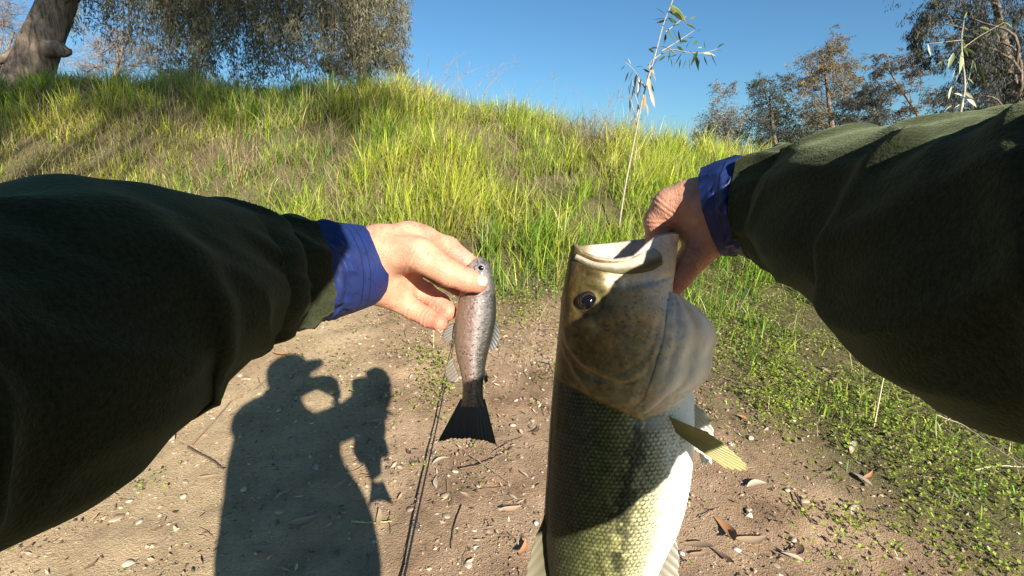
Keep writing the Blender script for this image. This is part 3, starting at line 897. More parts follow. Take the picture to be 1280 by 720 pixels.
def build_trees():
    # right hand group behind the crest
    make_tree('grey_bush', 'pale grey green bush at the foot of the sky beyond the crest', gp(905, 15), P(905, 140, 15), .05, .02,
              [cl(905, 150, 15, 22, 24, 1500), cl(885, 172, 15, 18, 16, 900), cl(925, 165, 15, 16, 22, 900), cl(903, 118, 15, 9, 15, 350)], (.22, .21, .17), .10, .022, .25, cat='bush', group='trees beyond the crest')
    make_tree('gum_tree', 'dark olive gum tree beside the pale grey bush', gp(965, 17), P(962, 120, 17), .10, .03,
              [cl(955, 115, 17, 15, 14, 700), cl(975, 135, 17, 20, 16, 1200), cl(950, 150, 17, 20, 16, 1000), cl(985, 165, 17, 22, 16, 1000), cl(962, 178, 17, 18, 12, 500)], (.09, .085, .05), .12, .026, .4, group='trees beyond the crest')
    make_tree('gum_tree', 'tall gum tree with tan tinted crown, highest of the far group', gp(1032, 19), P(1030, 75, 19), .14, .03,
              [cl(1040, 60, 19, 14, 12, 700), cl(1022, 80, 19, 18, 14, 900), cl(1052, 85, 19, 16, 14, 800), cl(1010, 105, 19, 16, 12, 700), cl(1040, 112, 19, 24, 16, 1200), cl(1065, 110, 19, 12, 14, 350),
               cl(1025, 140, 19, 26, 16, 1300), cl(1050, 155, 19, 22, 14, 1000), cl(1005, 165, 19, 20, 12, 700), cl(1035, 175, 19, 26, 12, 900)], (.20, .155, .085), .13, .028, .35, group='trees beyond the crest')
    make_tree('gum_tree', 'squat dark gum tree right of the tan crowned one', gp(1085, 18), P(1085, 120, 18), .10, .03,
              [cl(1085, 115, 18, 16, 10, 700), cl(1075, 132, 18, 16, 12, 900), cl(1098, 135, 18, 14, 14, 900), cl(1085, 155, 18, 24, 12, 1000)], (.075, .07, .05), .12, .026, .3, group='trees beyond the crest')
    make_tree('gum_tree', 'sparse leaning young gum with thin dark bare stem', gp(1160, 14), P(1110, 90, 14), .05, .015,
              [cl(1102, 68, 14, 12, 7, 260), cl(1122, 88, 14, 15, 8, 330), cl(1095, 92, 14, 10, 8, 200), cl(1143, 75, 14, 14, 8, 300), cl(1150, 95, 14, 12, 9, 260), cl(1128, 112, 14, 14, 8, 220), cl(1130, 140, 14, 14, 9, 360), cl(1165, 125, 14, 12, 12, 350)],
              (.13, .11, .085), .10, .022, .3, group='trees beyond the crest', trunkpts=[gp(1165, 14) - [0, 0, .2], P(1150, 150, 14), P(1125, 110, 14), P(1105, 78, 14)])
    # big drooping gum, right
    c = []
    for (u, v, rx, ry, n) in [(1160, 25, 14, 22, 800), (1172, 70, 12, 16, 700), (1150, 45, 9, 14, 350), (1200, 15, 24, 12, 900), (1230, 45, 22, 24, 1500), (1205, 75, 20, 24, 1300), (1250, 90, 22, 26, 1500), (1225, 125, 26, 20, 1300),
                              (1270, 40, 20, 24, 1200), (1270, 130, 22, 20, 1300), (1190, 120, 14, 16, 600), (1310, 80, 25, 40, 1200), (1250, -30, 60, 25, 1800), (1180, -25, 30, 20, 800), (1195, 150, 22, 14, 600)]:
        c.append(cl(u, v, 10.5, rx, ry, n))
    make_tree('gum_tree', 'big dark drooping gum rising behind the right sleeve', gp(1275, 10.5), P(1240, -20, 10.5), .16, .05, c, (.075, .075, .055), .095, .019, .9, group=None)
    # left: old leaning trunk with hanging foliage
    b = P(33, 104, 8.4); b[2] = float(ground(b[0], b[1]))
    tp = [P(26, 125, 8.4), P(45, 70, 8.4), P(68, 15, 8.5), P(98, -60, 8.6), P(160, -170, 8.8)]
    root = empty('gum_tree', b, 'old leaning gum with thick furrowed trunk and hanging dark foliage', 'tree')
    tc_ = catmull(tp, 60)
    m = 40
    rad = np.interp(np.linspace(0, 1, 60), [0, .1, .3, .6, 1], [.34, .31, .28, .24, .16])
    v, q = tube(tc_, rad, m)
    cc = np.repeat(tc_, m, 0); th = np.tile(np.linspace(0, 2 * np.pi, m, endpoint=False), 60); hh = np.repeat(np.arange(60) / 60, m)
    fur = np.abs(fbm(np.cos(th) * 4, np.sin(th) * 4, hh * 5, 95, 3))
    v = cc + (v - cc) * (1.06 - .34 * (fur < .07) * 1.0 * .35 - .10 * fur + .05 * fbm(np.cos(th) * 1.5, np.sin(th) * 1.5, hh * 9, 96))[:, None]
    mobj('trunk', v, q, mat=M_bark, parent=root)
    bb = MB()
    kb = P(76, 62, 8.2)
    v, q = tube(catmull([P(60, 62, 8.35), P(72, 60, 8.25), P(80, 64, 8.2), P(83, 60, 8.18)], 12), np.array([.14, .14, .13, .12, .11, .10, .10, .10, .09, .08, .06, .01]), 16)
    v = v + fbm(v[:, 0] * 9, v[:, 1] * 9, v[:, 2] * 9, 97)[:, None] * .05
    mobj('branch_stub', v, q, mat=M_bark, parent=root)
    v, q = tube(catmull([P(20, 65, 8.3), P(0, 75, 8.2), P(-40, 80, 8.0)], 10), np.linspace(.09, .05, 10), 8)
    mobj('low_branch', v, q, mat=M_bark, parent=root)
    # limbs going right, strands hanging down
    limbs = [limb(bb, tc_[38], P(300, -90, 9.0), .12, .04, .08, .03, 14, 8), limb(bb, tc_[44], P(430, -120, 9.6), .12, .03, .08, .03, 14, 8), limb(bb, tc_[30], P(190, -40, 8.3), .08, .02, .05, .03, 12, 8),
             limb(bb, tc_[48], P(240, -200, 8.6), .10, .03, .05, .03, 12, 8), limb(bb, tc_[50], P(520, -190, 9.8), .10, .03, .05, .03, 12, 8)]
    LV = []; LD = []; LC = []
    #            px, bottom y, width, strands
    curt = [(112, 30, 10, 10), (135, 48, 8, 16), (158, 35, 12, 14), (185, 52, 8, 16), (208, 70, 9, 24), (232, 82, 8, 30), (252, 92, 9, 40), (272, 60, 8, 18), (290, 86, 9, 34), (312, 92, 7, 24), (330, 62, 7, 12), (343, 98, 6, 10), (362, 72, 7, 12), (378, 62, 6, 8), (395, 76, 6, 8), (410, 40, 8, 8), (210, 25, 50, 34), (285, 22, 45, 40), (385, 12, 40, 12), (425, 80, 7, 12), (447, 92, 8, 14), (470, 85, 12, 14), (490, 60, 12, 8), (405, 70, 12, 16), (430, 60, 14, 16), (415, 92, 10, 10), (455, 96, 14, 12), (500, 92, 8, 6), (350, 88, 9, 18), (335, 80, 12, 16), (365, 92, 8, 12), (385, 90, 8, 12), (400, 95, 9, 12), (435, 95, 9, 14), (160, 75, 10, 12), (200, 92, 10, 14), (440, 20, 30, 14), (480, 10, 20, 8), (100, 10, 20, 8), (150, 10, 40, 20)]
    for (u, vb, wdt, ns) in curt:
        for s_ in range(ns):
            dd = random.uniform(8.3, 10.2)
            uu = u + random.gauss(0, wdt * .5); top = random.uniform(-170, -20)
            bot = vb + random.gauss(-20, 30)
            a = P(uu, top, dd); e = P(uu + random.gauss(4, 8), bot, dd)
            if e[2] > a[2] - .2: continue
            n = 8
            t = np.linspace(0, 1, n)[:, None]
            cst = a + (e - a) * t + np.cumsum(rng.normal(0, .02, (n, 3)), 0)
            vv, qq = tube(cst, np.linspace(.006, .002, n), 3); bb.add(vv, qq)
            if random.random() < .42: continue
            nl = int(np.linalg.norm(e - a) * 80)
            tt = rng.random(nl) ** .8
            i = np.minimum((tt * (n - 1)).astype(int), n - 2); f = (tt * (n - 1) - i)[:, None]
            p = cst[i] * (1 - f) + cst[i + 1] * f + rng.normal(0, .06, (nl, 3))
            d = rng.normal(0, .62, (nl, 3)); d[:, 2] -= 1.0
            tone = random.uniform(.65, 1.35)
            LV.append(p); LD.append(d); LC.append(np.array([.17, .16, .09]) * tone * rng.uniform(.7, 1.3, (nl, 1)))
    bb.build('branches', M_bark, root)
    p = np.concatenate(LV); d = np.concatenate(LD); c = np.concatenate(LC); n = len(p)
    V, Q, C = leaves(p, d, .105 * rng.uniform(.6, 1.3, n), .021 * rng.uniform(.7, 1.2, n), c)
    mobj('crown', V, Q, mat=M_leaf, parent=root, col=C, smooth=False)
    print('left leaves', n)
    # olive tree at the right end of the hanging foliage
    make_tree('gum_tree', 'olive tan tree where the hanging foliage meets open sky', gp(455, 11.5), P(455, 10, 11.5), .12, .03,
              [cl(450, 20, 11.5, 22, 18, 1500), cl(480, 40, 11.5, 16, 20, 1100), cl(435, 55, 11.5, 18, 16, 1000), cl(465, 70, 11.5, 24, 16, 1400), cl(490, 80, 11.5, 14, 14, 700), cl(425, 85, 11.5, 20, 12, 900), cl(480, 5, 11.5, 18, 14, 800), cl(440, -30, 11.5, 30, 20, 1200), cl(412, 20, 11.5, 14, 14, 400)],
              (.19, .17, .085), .085, .018, .6)
    # bare brown thicket behind the trunk
    for (u, lab, cols) in [(18, 'bare brown thicket left of the thick trunk', [(0, 30, 20, 26, 500), (22, 50, 18, 22, 500), (12, 5, 22, 20, 500), (-25, 40, 25, 40, 500)]),
                           (165, 'leafless tan thicket right of the thick trunk', [(120, 60, 22, 24, 600), (150, 75, 24, 20, 800), (190, 75, 24, 18, 800), (110, 90, 20, 14, 500), (220, 92, 20, 12, 500), (165, 40, 24, 22, 500), (250, 95, 20, 10, 400)])]:
        make_tree('thicket', lab, gp(u, 13), P(u, 40, 13), .06, .02, [cl(a, b_, 13, rx, ry, n) for (a, b_, rx, ry, n) in cols], (.30, .21, .13), .11, .010, .1, sub=26, cat='bush', group='thickets by the old trunk')
    # shade tree behind the photographer: its shadow darkens the upper left of the bank
    c = []
    for k_ in range(46):
        xx = -1.8 + 6.4 * random.random(); zlo = 9.3 + .12 * max(xx, 0) + .25 * math.sin(xx * 2.1)
        c.append(((xx, random.uniform(-8, -6.2), zlo + random.random() ** 1.3 * 4.2), (.85, .9, .55), 300))
    make_tree('gum_tree', 'tall gum standing on the ground behind the angler', (-2.6, -7.2, float(ground(-2.6, -7.2))), (1.0, -7.1, 11.0), .24, .08, c, (.08, .085, .05), .17, .05, .6)
build_trees()

# gum saplings with leaves one can pick out
def gumleaf(a, d, L, W, fold, seed):
    rs = np.random.default_rng(seed)
    d = d / np.linalg.norm(d); s = np.cross(d, rs.normal(0, 1, 3)); s /= np.linalg.norm(s); up = np.cross(s, d)
    n = 7; t = np.linspace(0, 1, n)
    wv = np.sin(np.pi * t ** .85) * .5; wv[0] = .06; wv[-1] = .01
    hook = rs.uniform(-.25, .25)
    c = a + d * (t * L)[:, None] + s * (hook * L * (t - .0) ** 2)[:, None] - np.array([0, 0, 1.0]) * (.18 * L * t ** 2)[:, None]
    V = np.stack([c + s * (wv * W)[:, None] + up * (wv * W * fold)[:, None], c, c - s * (wv * W)[:, None] + up * (wv * W * fold)[:, None]], 1).reshape(-1, 3)
    return V, grid_quads(n, 3)

def build_saplings():
    M_sl = leafmat('gum_leaf', .35, .25, .5)
    M_stem = mat_plain('sapling_stem', (.36, .31, .21), .7, .3, .4, 30)
    b = trace([771], [303])[0]
    D = float((b - CAM) @ FW)
    root = empty('gum_sapling', b, 'thin pale stemmed gum sapling with long leaves standing above the bass', 'sapling')
    st = [b - [0, 0, .05], P(775, 275, D), P(783, 225, D), P(794, 170, D), P(803, 125, D), P(811, 95, D), P(818, 72, D), P(824, 50, D), P(830, 28, D), P(838, 8, D), P(846, -14, D)]
    c = catmull(st, 50)
    v, q = tube(c, np.linspace(.0085, .004, 50), 8)
    mobj('stem', v, q, mat=M_stem, parent=root)
    tw = [[P(816, 75, D), P(826, 68, D), P(840, 62, D - .05), P(862, 66, D - .1), P(880, 66, D - .1), P(897, 61, D - .1)], [P(827, 64, D), P(842, 55, D), P(856, 46, D), P(868, 38, D + .1)],
          [P(832, 40, D), P(845, 30, D), P(858, 20, D)], [P(806, 110, D), P(797, 95, D), P(790, 85, D), P(782, 78, D)], [P(800, 140, D), P(793, 115, D), P(790, 100, D)], [P(797, 160, D), P(790, 130, D + .05), P(787, 118, D)]]
    for t_ in tw:
        cc = catmull(t_, 14); v, q = tube(cc, np.linspace(.006, .002, 14), 6)
        mobj('twig', v, q, mat=M_stem, parent=root)
    G = (.07, .115, .035); GD = (.045, .07, .028); PALE = (.28, .31, .09); WHT = (.42, .37, .28); BUF = (.38, .28, .15); DK = (.05, .05, .04)
    #     px,py -> tip offset, colour, width
    lv = [(833, 20, -12, -12, G, 0), (838, 6, 14, 20, PALE, 1), (836, 14, 14, 6, G, 0), (843, 10, 12, 10, G, 0), (833, 24, -16, -2, GD, 0), (835, 22, 12, 8, G, 0), (838, 20, 8, 10, GD, 0), (830, 35, 14, 12, G, 0), (834, 25, -14, 2, G, 0),
          (841, 36, 8, 14, G, 0), (848, 38, 2, 14, G, 0), (832, 42, 1, 10, GD, 0), (858, 30, 12, 2, PALE, 0), (862, 24, 8, -4, G, 0), (872, 40, 4, -6, G, 0), (822, 60, -10, -2, GD, 0), (826, 58, 12, 2, G, 0), (836, 60, 10, 6, GD, 0), (838, 64, -4, 10, G, 0), (832, 70, -8, 6, GD, 0),
          (850, 52, 9, -2, G, 1), (860, 48, 8, -4, G, 1), (858, 60, 4, -10, G, 0), (846, 58, 10, 4, G, 1), (852, 66, -8, 12, GD, 0), (862, 64, 10, 4, G, 1), (872, 64, -6, 14, GD, 0), (868, 68, 6, 16, G, 1), (862, 72, 0, 14, PALE, 0), (842, 72, 4, 14, WHT, 0), (838, 72, 2, 10, GD, 0), (858, 74, -4, 10, GD, 0),
          (878, 66, 16, -1, G, 1), (890, 62, 12, 0, G, 0), (897, 60, 8, -8, GD, 0), (882, 62, -2, -12, G, 0), (880, 70, 4, 10, GD, 0), (847, 68, -10, 2, GD, 0), (822, 72, -6, 10, G, 0), (818, 66, -8, -6, GD, 0), (866, 56, 8, -6, G, 0), (888, 66, 8, 12, G, 0), (872, 60, 8, -2, PALE, 0), (851, 74, -3, 9, G, 0), (874, 74, -2, 10, G, 1),
          (813, 88, -2, 18, WHT, 1), (811, 95, 2, 18, BUF, 1), (808, 105, 6, 18, WHT, 0), (813, 112, 4, 18, BUF, 1), (806, 118, -2, 16, BUF, 0), (815, 92, 6, 8, BUF, 1), (796, 92, -4, 16, DK, 0), (792, 88, -6, 12, DK, 0), (798, 96, 2, 16, WHT, 0), (790, 98, -2, 14, DK, 0), (801, 98, -3, 14, DK, 0), (786, 78, -6, -6, WHT, 0), (788, 80, -4, -10, WHT, 0), (781, 82, -4, 4, DK, 0),
          (786, 106, 2, 12, DK, 0), (793, 108, -2, 14, WHT, 0), (797, 104, 3, 14, DK, 0), (804, 86, 8, 4, DK, 0), (810, 80, 8, 10, BUF, 0), (800, 112, 2, 14, WHT, 0), (812, 104, 6, 8, DK, 0), (815, 74, -5, 8, WHT, 0), (790, 116, -2, 16, WHT, 0), (787, 124, 0, 14, DK, 0), (807, 128, 4, 14, BUF, 0), (797, 130, 3, 12, WHT, 0), (786, 90, -5, 10, DK, 0), (794, 84, 10, -2, DK, 0)]
    for k, (px, py, dx, dy, col, wide) in enumerate(lv):
        dd = D + random.uniform(-.12, .12)
        a = P(px, py, dd); e = P(px + dx, py + dy, dd + random.uniform(-.05, .05))
        L = np.linalg.norm(e - a) * 1.08
        V, Q = gumleaf(a, e - a, L, L * (.30 if wide else .22), .3, k)
        cvar = np.array(col) * random.uniform(.8, 1.2)
        mobj('leaf', V, Q, mat=M_sl, parent=root, col=np.tile(cvar, (len(V), 1)))
    # second sapling, its top shows above the right sleeve
    D2 = 4.6
    x = (1200 - 640) / FPX * D2
    b2 = np.array([x, 4.2, float(ground(x, 4.2))])
    D2 = float((b2 - CAM) @ FW)
    root = empty('gum_sapling', b2, 'gum sapling with pale drooping leaves peeking over the right sleeve', 'sapling')
    c = catmull([b2 - [0, 0, .05], P(1203, 170, D2), P(1206, 110, D2), P(1204, 80, D2), P(1202, 52, D2), P(1205, 25, D2)], 30)
    v, q = tube(c, np.linspace(.012, .003, 30), 8); mobj('stem', v, q, mat=M_stem, parent=root)
    for t_ in ([P(1206, 110, D2), P(1212, 95, D2), P(1216, 75, D2)], [P(1204, 60, D2), P(1225, 45, D2), P(1255, 28, D2)], [P(1203, 50, D2), P(1185, 52, D2), P(1158, 55, D2)], [P(1204, 80, D2), P(1185, 75, D2), P(1172, 80, D2)]):
        cc = catmull(t_, 10); v, q = tube(cc, np.linspace(.004, .0015, 10), 5); mobj('twig', v, q, mat=M_stem, parent=root)
    GY = (.16, .19, .05); PG = (.26, .28, .13); WHT = (.42, .40, .28)
    lv = [(1201, 38, 1, 22, PG, 1), (1203, 50, 8, 16, PG, 1), (1203, 44, 14, 0, PG, 1), (1202, 65, -2, 22, PG, 1), (1192, 66, -4, 16, PG, 1), (1175, 74, -4, 20, G, 0), (1176, 76, 0, 14, GD, 0), (1195, 86, -4, 10, WHT, 1), (1197, 92, -2, 8, WHT, 1), (1190, 108, -4, 12, PG, 0),
          (1206, 115, 10, 6, WHT, 1), (1208, 124, 14, 4, WHT, 1), (1203, 120, -8, -6, WHT, 0), (1205, 126, -2, 10, WHT, 0), (1190, 132, -8, 4, WHT, 0), (1200, 130, -6, 4, WHT, 1), (1225, 34, 14, 2, PG, 0), (1247, 26, 16, 2, GY, 1), (1240, 40, -8, 6, GY, 0), (1246, 42, 4, 8, WHT, 0), (1255, 28, 12, 6, GY, 1),
          (1200, 28, -10, 4, GY, 0), (1192, 30, -10, 4, GY, 0), (1205, 24, 4, -12, GY, 0), (1160, 55, 2, 12, GY, 0), (1157, 50, 2, -10, GY, 0), (1163, 58, 6, 4, WHT, 0), (1215, 75, 6, 12, G, 0), (1218, 78, -4, 12, PG, 0), (1210, 98, 8, 4, G, 0), (1222, 84, 8, 14, GD, 0), (1228, 88, 6, 16, GD, 0), (1206, 60, 12, 8, G, 0), (1196, 56, -8, 8, G, 0)]
    for k, (px, py, dx, dy, col, wide) in enumerate(lv):
        dd = D2 + random.uniform(-.12, .12)
        a = P(px, py, dd); e = P(px + dx, py + dy, dd)
        L = np.linalg.norm(e - a) * 1.08
        V, Q = gumleaf(a, e - a, L, L * (.28 if wide else .2), .3, 500 + k)
        mobj('leaf', V, Q, mat=M_sl, parent=root, col=np.tile(np.array(col) * random.uniform(.8, 1.2), (len(V), 1)))
    # wiry dead stalks on the crest
    M_st = mat_plain('dead_stalk', (.30, .24, .17), .8, .2, .4, 30)
    for k in range(34):
        u = random.choice([random.uniform(540, 600), random.uniform(600, 790), random.uniform(690, 800)])
        xx = (u - 640) / FPX * 6.9; yy = random.uniform(6.3, 7.2)
        z0 = float(ground(xx, yy))
        h = random.uniform(.45, .95); a = random.uniform(-.3, 1.3) * random.choice([1, 1, -1]); 
        n = 12; t = np.linspace(0, 1, n)
        cx = xx + h * .75 * np.sin(a) * t ** 1.7; cz = z0 + h * (t - .28 * abs(math.sin(a)) * t ** 3)
        c = np.stack([cx, yy + .1 * random.uniform(-1, 1) * t, cz], -1)
        root = empty('dead_weed_stalk', c[0], 'wiry dead weed stalk sticking up from the grassy crest', 'weed stalk', 'dead stalks on the crest')
        v, q = tube(c, np.linspace(.0042, .0016, n), 5); mobj('stem', v, q, mat=M_st, parent=root)
        if k % 2 == 0:
            mb = MB()
            for j in range(5):
                i = random.randint(5, 11); e = c[i] + rng.normal(0, .06, 3) + [0, 0, .06]
                vv, qq = tube(np.array([c[i], (c[i] + e) / 2 + [0, 0, .01], e]), np.array([.002, .0018, .003]), 4); mb.add(vv, qq)
            tag(mb.build('seed_twigs', M_st, root), kind='stuff')
    # the pale dry stem in the weeds at the right
    b = trace([1092], [535])[0]; Dd = float((b - CAM) @ FW)
    c = catmull([b, P(1098, 505, Dd), P(1105, 470, Dd), P(1113, 438, Dd)], 14); v, q = tube(c, np.linspace(.0035, .002, 14), 6)
    o = mobj('dry_stem', v, q, mat=mat_plain('straw', (.55, .45, .28), .7, .3), origin=b); tag(o, 'single upright straw stem in the weeds under the right sleeve', 'weed stalk')
build_saplings()
# ------------------------------------------------------------------ the angler (camera on the chest, arms held out)
def poly_dist(x, y, pts):
    d = np.full(np.shape(x), 1e9)
    for (a, b), (c, e) in zip(pts[:-1], pts[1:]):
        vx, vy = c - a, e - b; L2 = vx * vx + vy * vy + 1e-9
        t = np.clip(((x - a) * vx + (y - b) * vy) / L2, 0, 1)
        d = np.minimum(d, np.hypot(x - a - t * vx, y - b - t * vy))
    return d

def mat_skin():
    m, n, b = newmat('skin')
    c = attr(n)
    c = mix(n, 0.5, c, ramp(n, noise(n, 75, 6, .7), [(0.36, (0.72, 0.48, 0.42)), (0.58, (1.06, 1.04, 1.0))]), 'MULTIPLY')
    n.links.new(c, b.inputs['Base Color'])
    b.inputs['Roughness'].default_value = 0.5
    b.inputs['Specular IOR Level'].default_value = 0.28
    b.inputs['Subsurface Weight'].default_value = 0.18
    b.inputs['Subsurface Radius'].default_value = (0.012, 0.004, 0.002)
    b.inputs['Subsurface Scale'].default_value = 0.5
    tc = nd(n, 'ShaderNodeTexCoord'); vo = nd(n, 'ShaderNodeTexVoronoi'); vo.inputs['Scale'].default_value = 650
    n.links.new(tc.outputs['Object'], vo.inputs['Vector'])
    h = mix(n, .5, noise(n, 240, 4, .6), vo.outputs['Distance'])
    bump(n, b, h, .45, .0016)
    return m
M_skin = mat_skin()

def mat_fleece():
    m, n, b = newmat('olive_fleece')
    f = noise(n, 420, 3, .7); f2 = noise(n, 45, 4, .6)
    c = ramp(n, f, [(0.3, (0.013, 0.015, 0.007)), (0.7, (0.033, 0.037, 0.017))])
    c = mix(n, .35, c, ramp(n, f2, [(0.3, (.7, .7, .7)), (0.7, (1.25, 1.25, 1.2))]), 'MULTIPLY')
    n.links.new(c, b.inputs['Base Color']); b.inputs['Roughness'].default_value = 1.0; b.inputs['Specular IOR Level'].default_value = 0.05
    b.inputs['Sheen Weight'].default_value = 0.25; b.inputs['Sheen Roughness'].default_value = 0.5
    b.inputs['Sheen Tint'].default_value = (0.55, 0.62, 0.35, 1)
    bump(n, b, f, .5, .0018)
    return m
M_fleece = mat_fleece()

def mat_cuff():
    m, n, b = newmat('blue_undershirt')
    c = attr(n)
    n.links.new(c, b.inputs['Base Color']); b.inputs['Roughness'].default_value = 0.5; b.inputs['Specular IOR Level'].default_value = 0.35
    bump(n, b, noise(n, 900, 2, .5), .25, .0006)
    return m
M_cuff = mat_cuff()

def loft(pts, n, m, wrinkle=None, frame_up=UP):
    """pts rows (x,y,z,r) world -> (V (n,m,3), s, th)"""
    c4 = catmull(pts, n)
    c = c4[:, :3]; r = c4[:, 3]
    t = np.gradient(c, axis=0); t /= np.linalg.norm(t, axis=1)[:, None]
    a = frame_up - t * (t @ frame_up)[:, None]; a /= np.linalg.norm(a, axis=1)[:, None]
    b = np.cross(t, a)
    th = np.linspace(0, 2 * np.pi, m, endpoint=False)
    s = np.concatenate([[0], np.cumsum(np.linalg.norm(np.diff(c, axis=0), axis=1))])
    R = np.repeat(r[:, None], m, 1)
    if wrinkle is not None: R = R + wrinkle(s[:, None], th[None, :])
    V = c[:, None] + R[..., None] * (np.cos(th)[None, :, None] * a[:, None] + np.sin(th)[None, :, None] * b[:, None])
    return V, s, th

def pr(px, py, d, r): return list(P(px, py, d)) + [r]
def cr(x, y, z, r): return list(cs(x, y, z)) + [r]

person_loc = np.array([0.0, -0.16, float(ground(0, -.16))])
person = empty('person', person_loc, 'person in olive fleece and blue cuffs holding up a bass and a trout', 'person')

def ring_wr(seed, folds):
    def f(s, th):
        cx, cy = np.cos(th), np.sin(th)
        a = .0060 * fbm(s * 9 + cx * 1.1, cy * 1.1 + s * 3, cx * .9 + seed, seed, 3)
        rid = 1 - np.abs(fbm(s * 17 + 1.6 * cx, cy * 1.3 - s * 6, cx + seed, seed + 5, 2)) * 3.2
        a = a + .0050 * np.clip(rid, 0, 1) ** 1.5
        for (s0, w_, amp, tilt, ph) in folds:
            c_ = s0 + tilt * np.cos(th - ph)
            a = a + amp * np.exp(-((s - c_) / w_) ** 2)
        return a
    return f

def sleeve(pts, seed, folds, n=230, m=130):
    V, s, th = loft(pts, n, m, ring_wr(seed, folds))
    # turned-in hem
    cen = V[-1].mean(0); back = V[-6].mean(0) - cen
    extra = [V[-1] + (cen - V[-1]) * .05 + back * .0, cen + (V[-1] - cen) * .86 + back * .3, cen + (V[-6] - cen) * .8 + back * 1.0]
    V = np.concatenate([V, np.array(extra)], 0)
    return V.reshape(-1, 3), grid_quads(len(V), m, True)

LS = [cr(-.155, -.02, -.13, .085), cr(-.215, -.035, -.02, .082), cr(-.243, -.045, .10, .074), cr(-.247, -.045, .165, .071), pr(0, 462, .22, .0705), pr(100, 402, .26, .0715), pr(180, 376, .30, .0725), pr(240, 359, .335, .0665), pr(285, 351, .362, .0600),
      pr(312, 349, .376, .0570), pr(328, 348, .386, .0515), pr(335, 348, .390, .0475), pr(345, 346, .396, .0475), pr(360, 344, .404, .0475), pr(373, 342, .411, .0465), pr(382, 341, .416, .0450)]
RS = [cr(.160, -.05, -.13, .080), cr(.236, -.022, -.01, .077), cr(.256, .003, .10, .071), cr(.257, .006, .165, .0715), pr(1280, 342, .23, .0725), pr(1170, 302, .28, .0675), pr(1090, 281, .32, .0625), pr(1045, 270, .352, .0580), pr(1015, 264, .374, .0540),
      pr(1000, 262, .384, .0510), pr(990, 261, .390, .0475), pr(980, 259, .396, .0462), pr(965, 258, .406, .0457), pr(950, 258, .415, .0452), pr(938, 259, .421, .0437)]
sw = MB()
v, q = sleeve(LS, 3, [(.30, .022, .006, .02, 1.0), (.40, .016, .004, .02, 2.0), (.43, .012, .004, -.01, .5)]); sw.add(v, q)
v, q = sleeve(RS, 17, [(.30, .020, .007, .03, .6), (.36, .016, .006, .03, .8), (.42, .014, .004, .02, 5.5)]); sw.add(v, q)
# fleece torso
def torso_sdf(p):
    q_ = p.copy(); q_[..., 0] = np.abs(q_[..., 0])
    d = sd_ell(p, (0, -.185, 1.24), (.225, .128, .27))
    d = smin(d, sd_ell(p, (0, -.125, 1.00), (.25, .20, .29)), .08)
    d = smin(d, sd_roundcone(q_, (.06, -.165, 1.395), (.150, -.14, 1.375), .072, .074), .05)
    d = smin(d, sd_roundcone(p, (0, -.155, 1.44), (0, -.135, 1.51), .085, .072), .04)
    d = np.maximum(d, .76 - p[..., 2] + .02 * np.sin(p[..., 0] * 18))
    d = np.maximum(d, p[..., 2] - 1.515)
    return d + .006 * fbm(p[..., 0] * 9, p[..., 1] * 9, p[..., 2] * 7, 23, 2)
v, q = surf_nets(torso_sdf, (-.36, -.42, .66), (.36, .16, 1.56), .012); sw.add(v, q)
sw.build('sweater', M_fleece, person)

# blue cuffs of the undershirt
def cuff(pts, seed, n=120, m=190):
    def wr(s, th):
        rid = np.clip(1 - np.abs(fbm(s * 34 + 2.2 * np.cos(th), np.sin(th) * 2.2 - s * 20, np.cos(th) * 1.4, seed + 4, 2)) * 4, 0, 1) ** 1.5 * sstep(.062, .045, s)
        return .0028 * rid + (.0012 + .0020 * sstep(.065, .040, s)) * fbm(s * 30 + np.cos(th) * 1.5, np.sin(th) * 1.5 + s * 12, np.cos(th) * 1.2, seed, 3) + .0022 * np.exp(-((s - (.018 + .010 * np.cos(th * 2 + seed))) / .006) ** 2)
    V, s, th = loft(pts, n, m, wr)
    L = s[-1]; S = np.repeat(s[:, None], m, 1); TH = np.repeat(th[None], n, 0)
    fe = L - S                                   # distance from the free edge
    col = np.tile(np.array([.010, .021, .090]), (n, m, 1))
    col *= (1 + .25 * fbm(S * 60, np.cos(TH) * 3, np.sin(TH) * 3, 31, 2))[..., None]
    dark = np.zeros((n, m))
    for off in (.020, .0285):
        dash = (np.sin(TH * 95) > -.3)
        dark = np.maximum(dark, (np.abs(fe - off) < .00045) * dash)
    # printed scale pattern
    k = 12; row = np.floor(S / .012); u_ = TH / (2 * np.pi) * k + .5 * (row % 2); fu = u_ - np.floor(u_) - .5; fs = (S / .012 - row)
    dd = np.abs(np.hypot(fu * 1.0, (fs) * .52) - .5)
    dark = np.maximum(dark, (dd < .014) * .45)
    col = col * (1 - .85 * dark[..., None])
    cen = V[-1].mean(0); back = V[-10].mean(0) - cen
    ex = np.array([cen + (V[-1] - cen) * .95 - back * .05, cen + (V[-1] - cen) * .90 + back * .3, cen + (V[-10] - cen) * .86 + back * 2])
    V = np.concatenate([V, ex]); col = np.concatenate([col, np.tile(np.array([.02, .03, .13]), (3, m, 1))])
    return V.reshape(-1, 3), grid_quads(len(V), m, True), col.reshape(-1, 3)
v, q, c = cuff([pr(350, 346, .398, .0415), pr(372, 343, .412, .0425), pr(397, 339, .428, .0430), pr(424, 336, .443, .0430), pr(446, 333, .455, .0405), pr(460, 331, .463, .0380)], 3)
mobj('shirt_cuff', v, q, mat=M_cuff, parent=person, col=c)
v, q, c = cuff([pr(960, 257, .412, .0405), pr(938, 258, .424, .0420), pr(915, 260, .435, .0420), pr(903, 263, .440, .0410), pr(892, 266, .4445, .0392)], 8)
mobj('shirt_cuff', v, q, mat=M_cuff, parent=person, col=c)

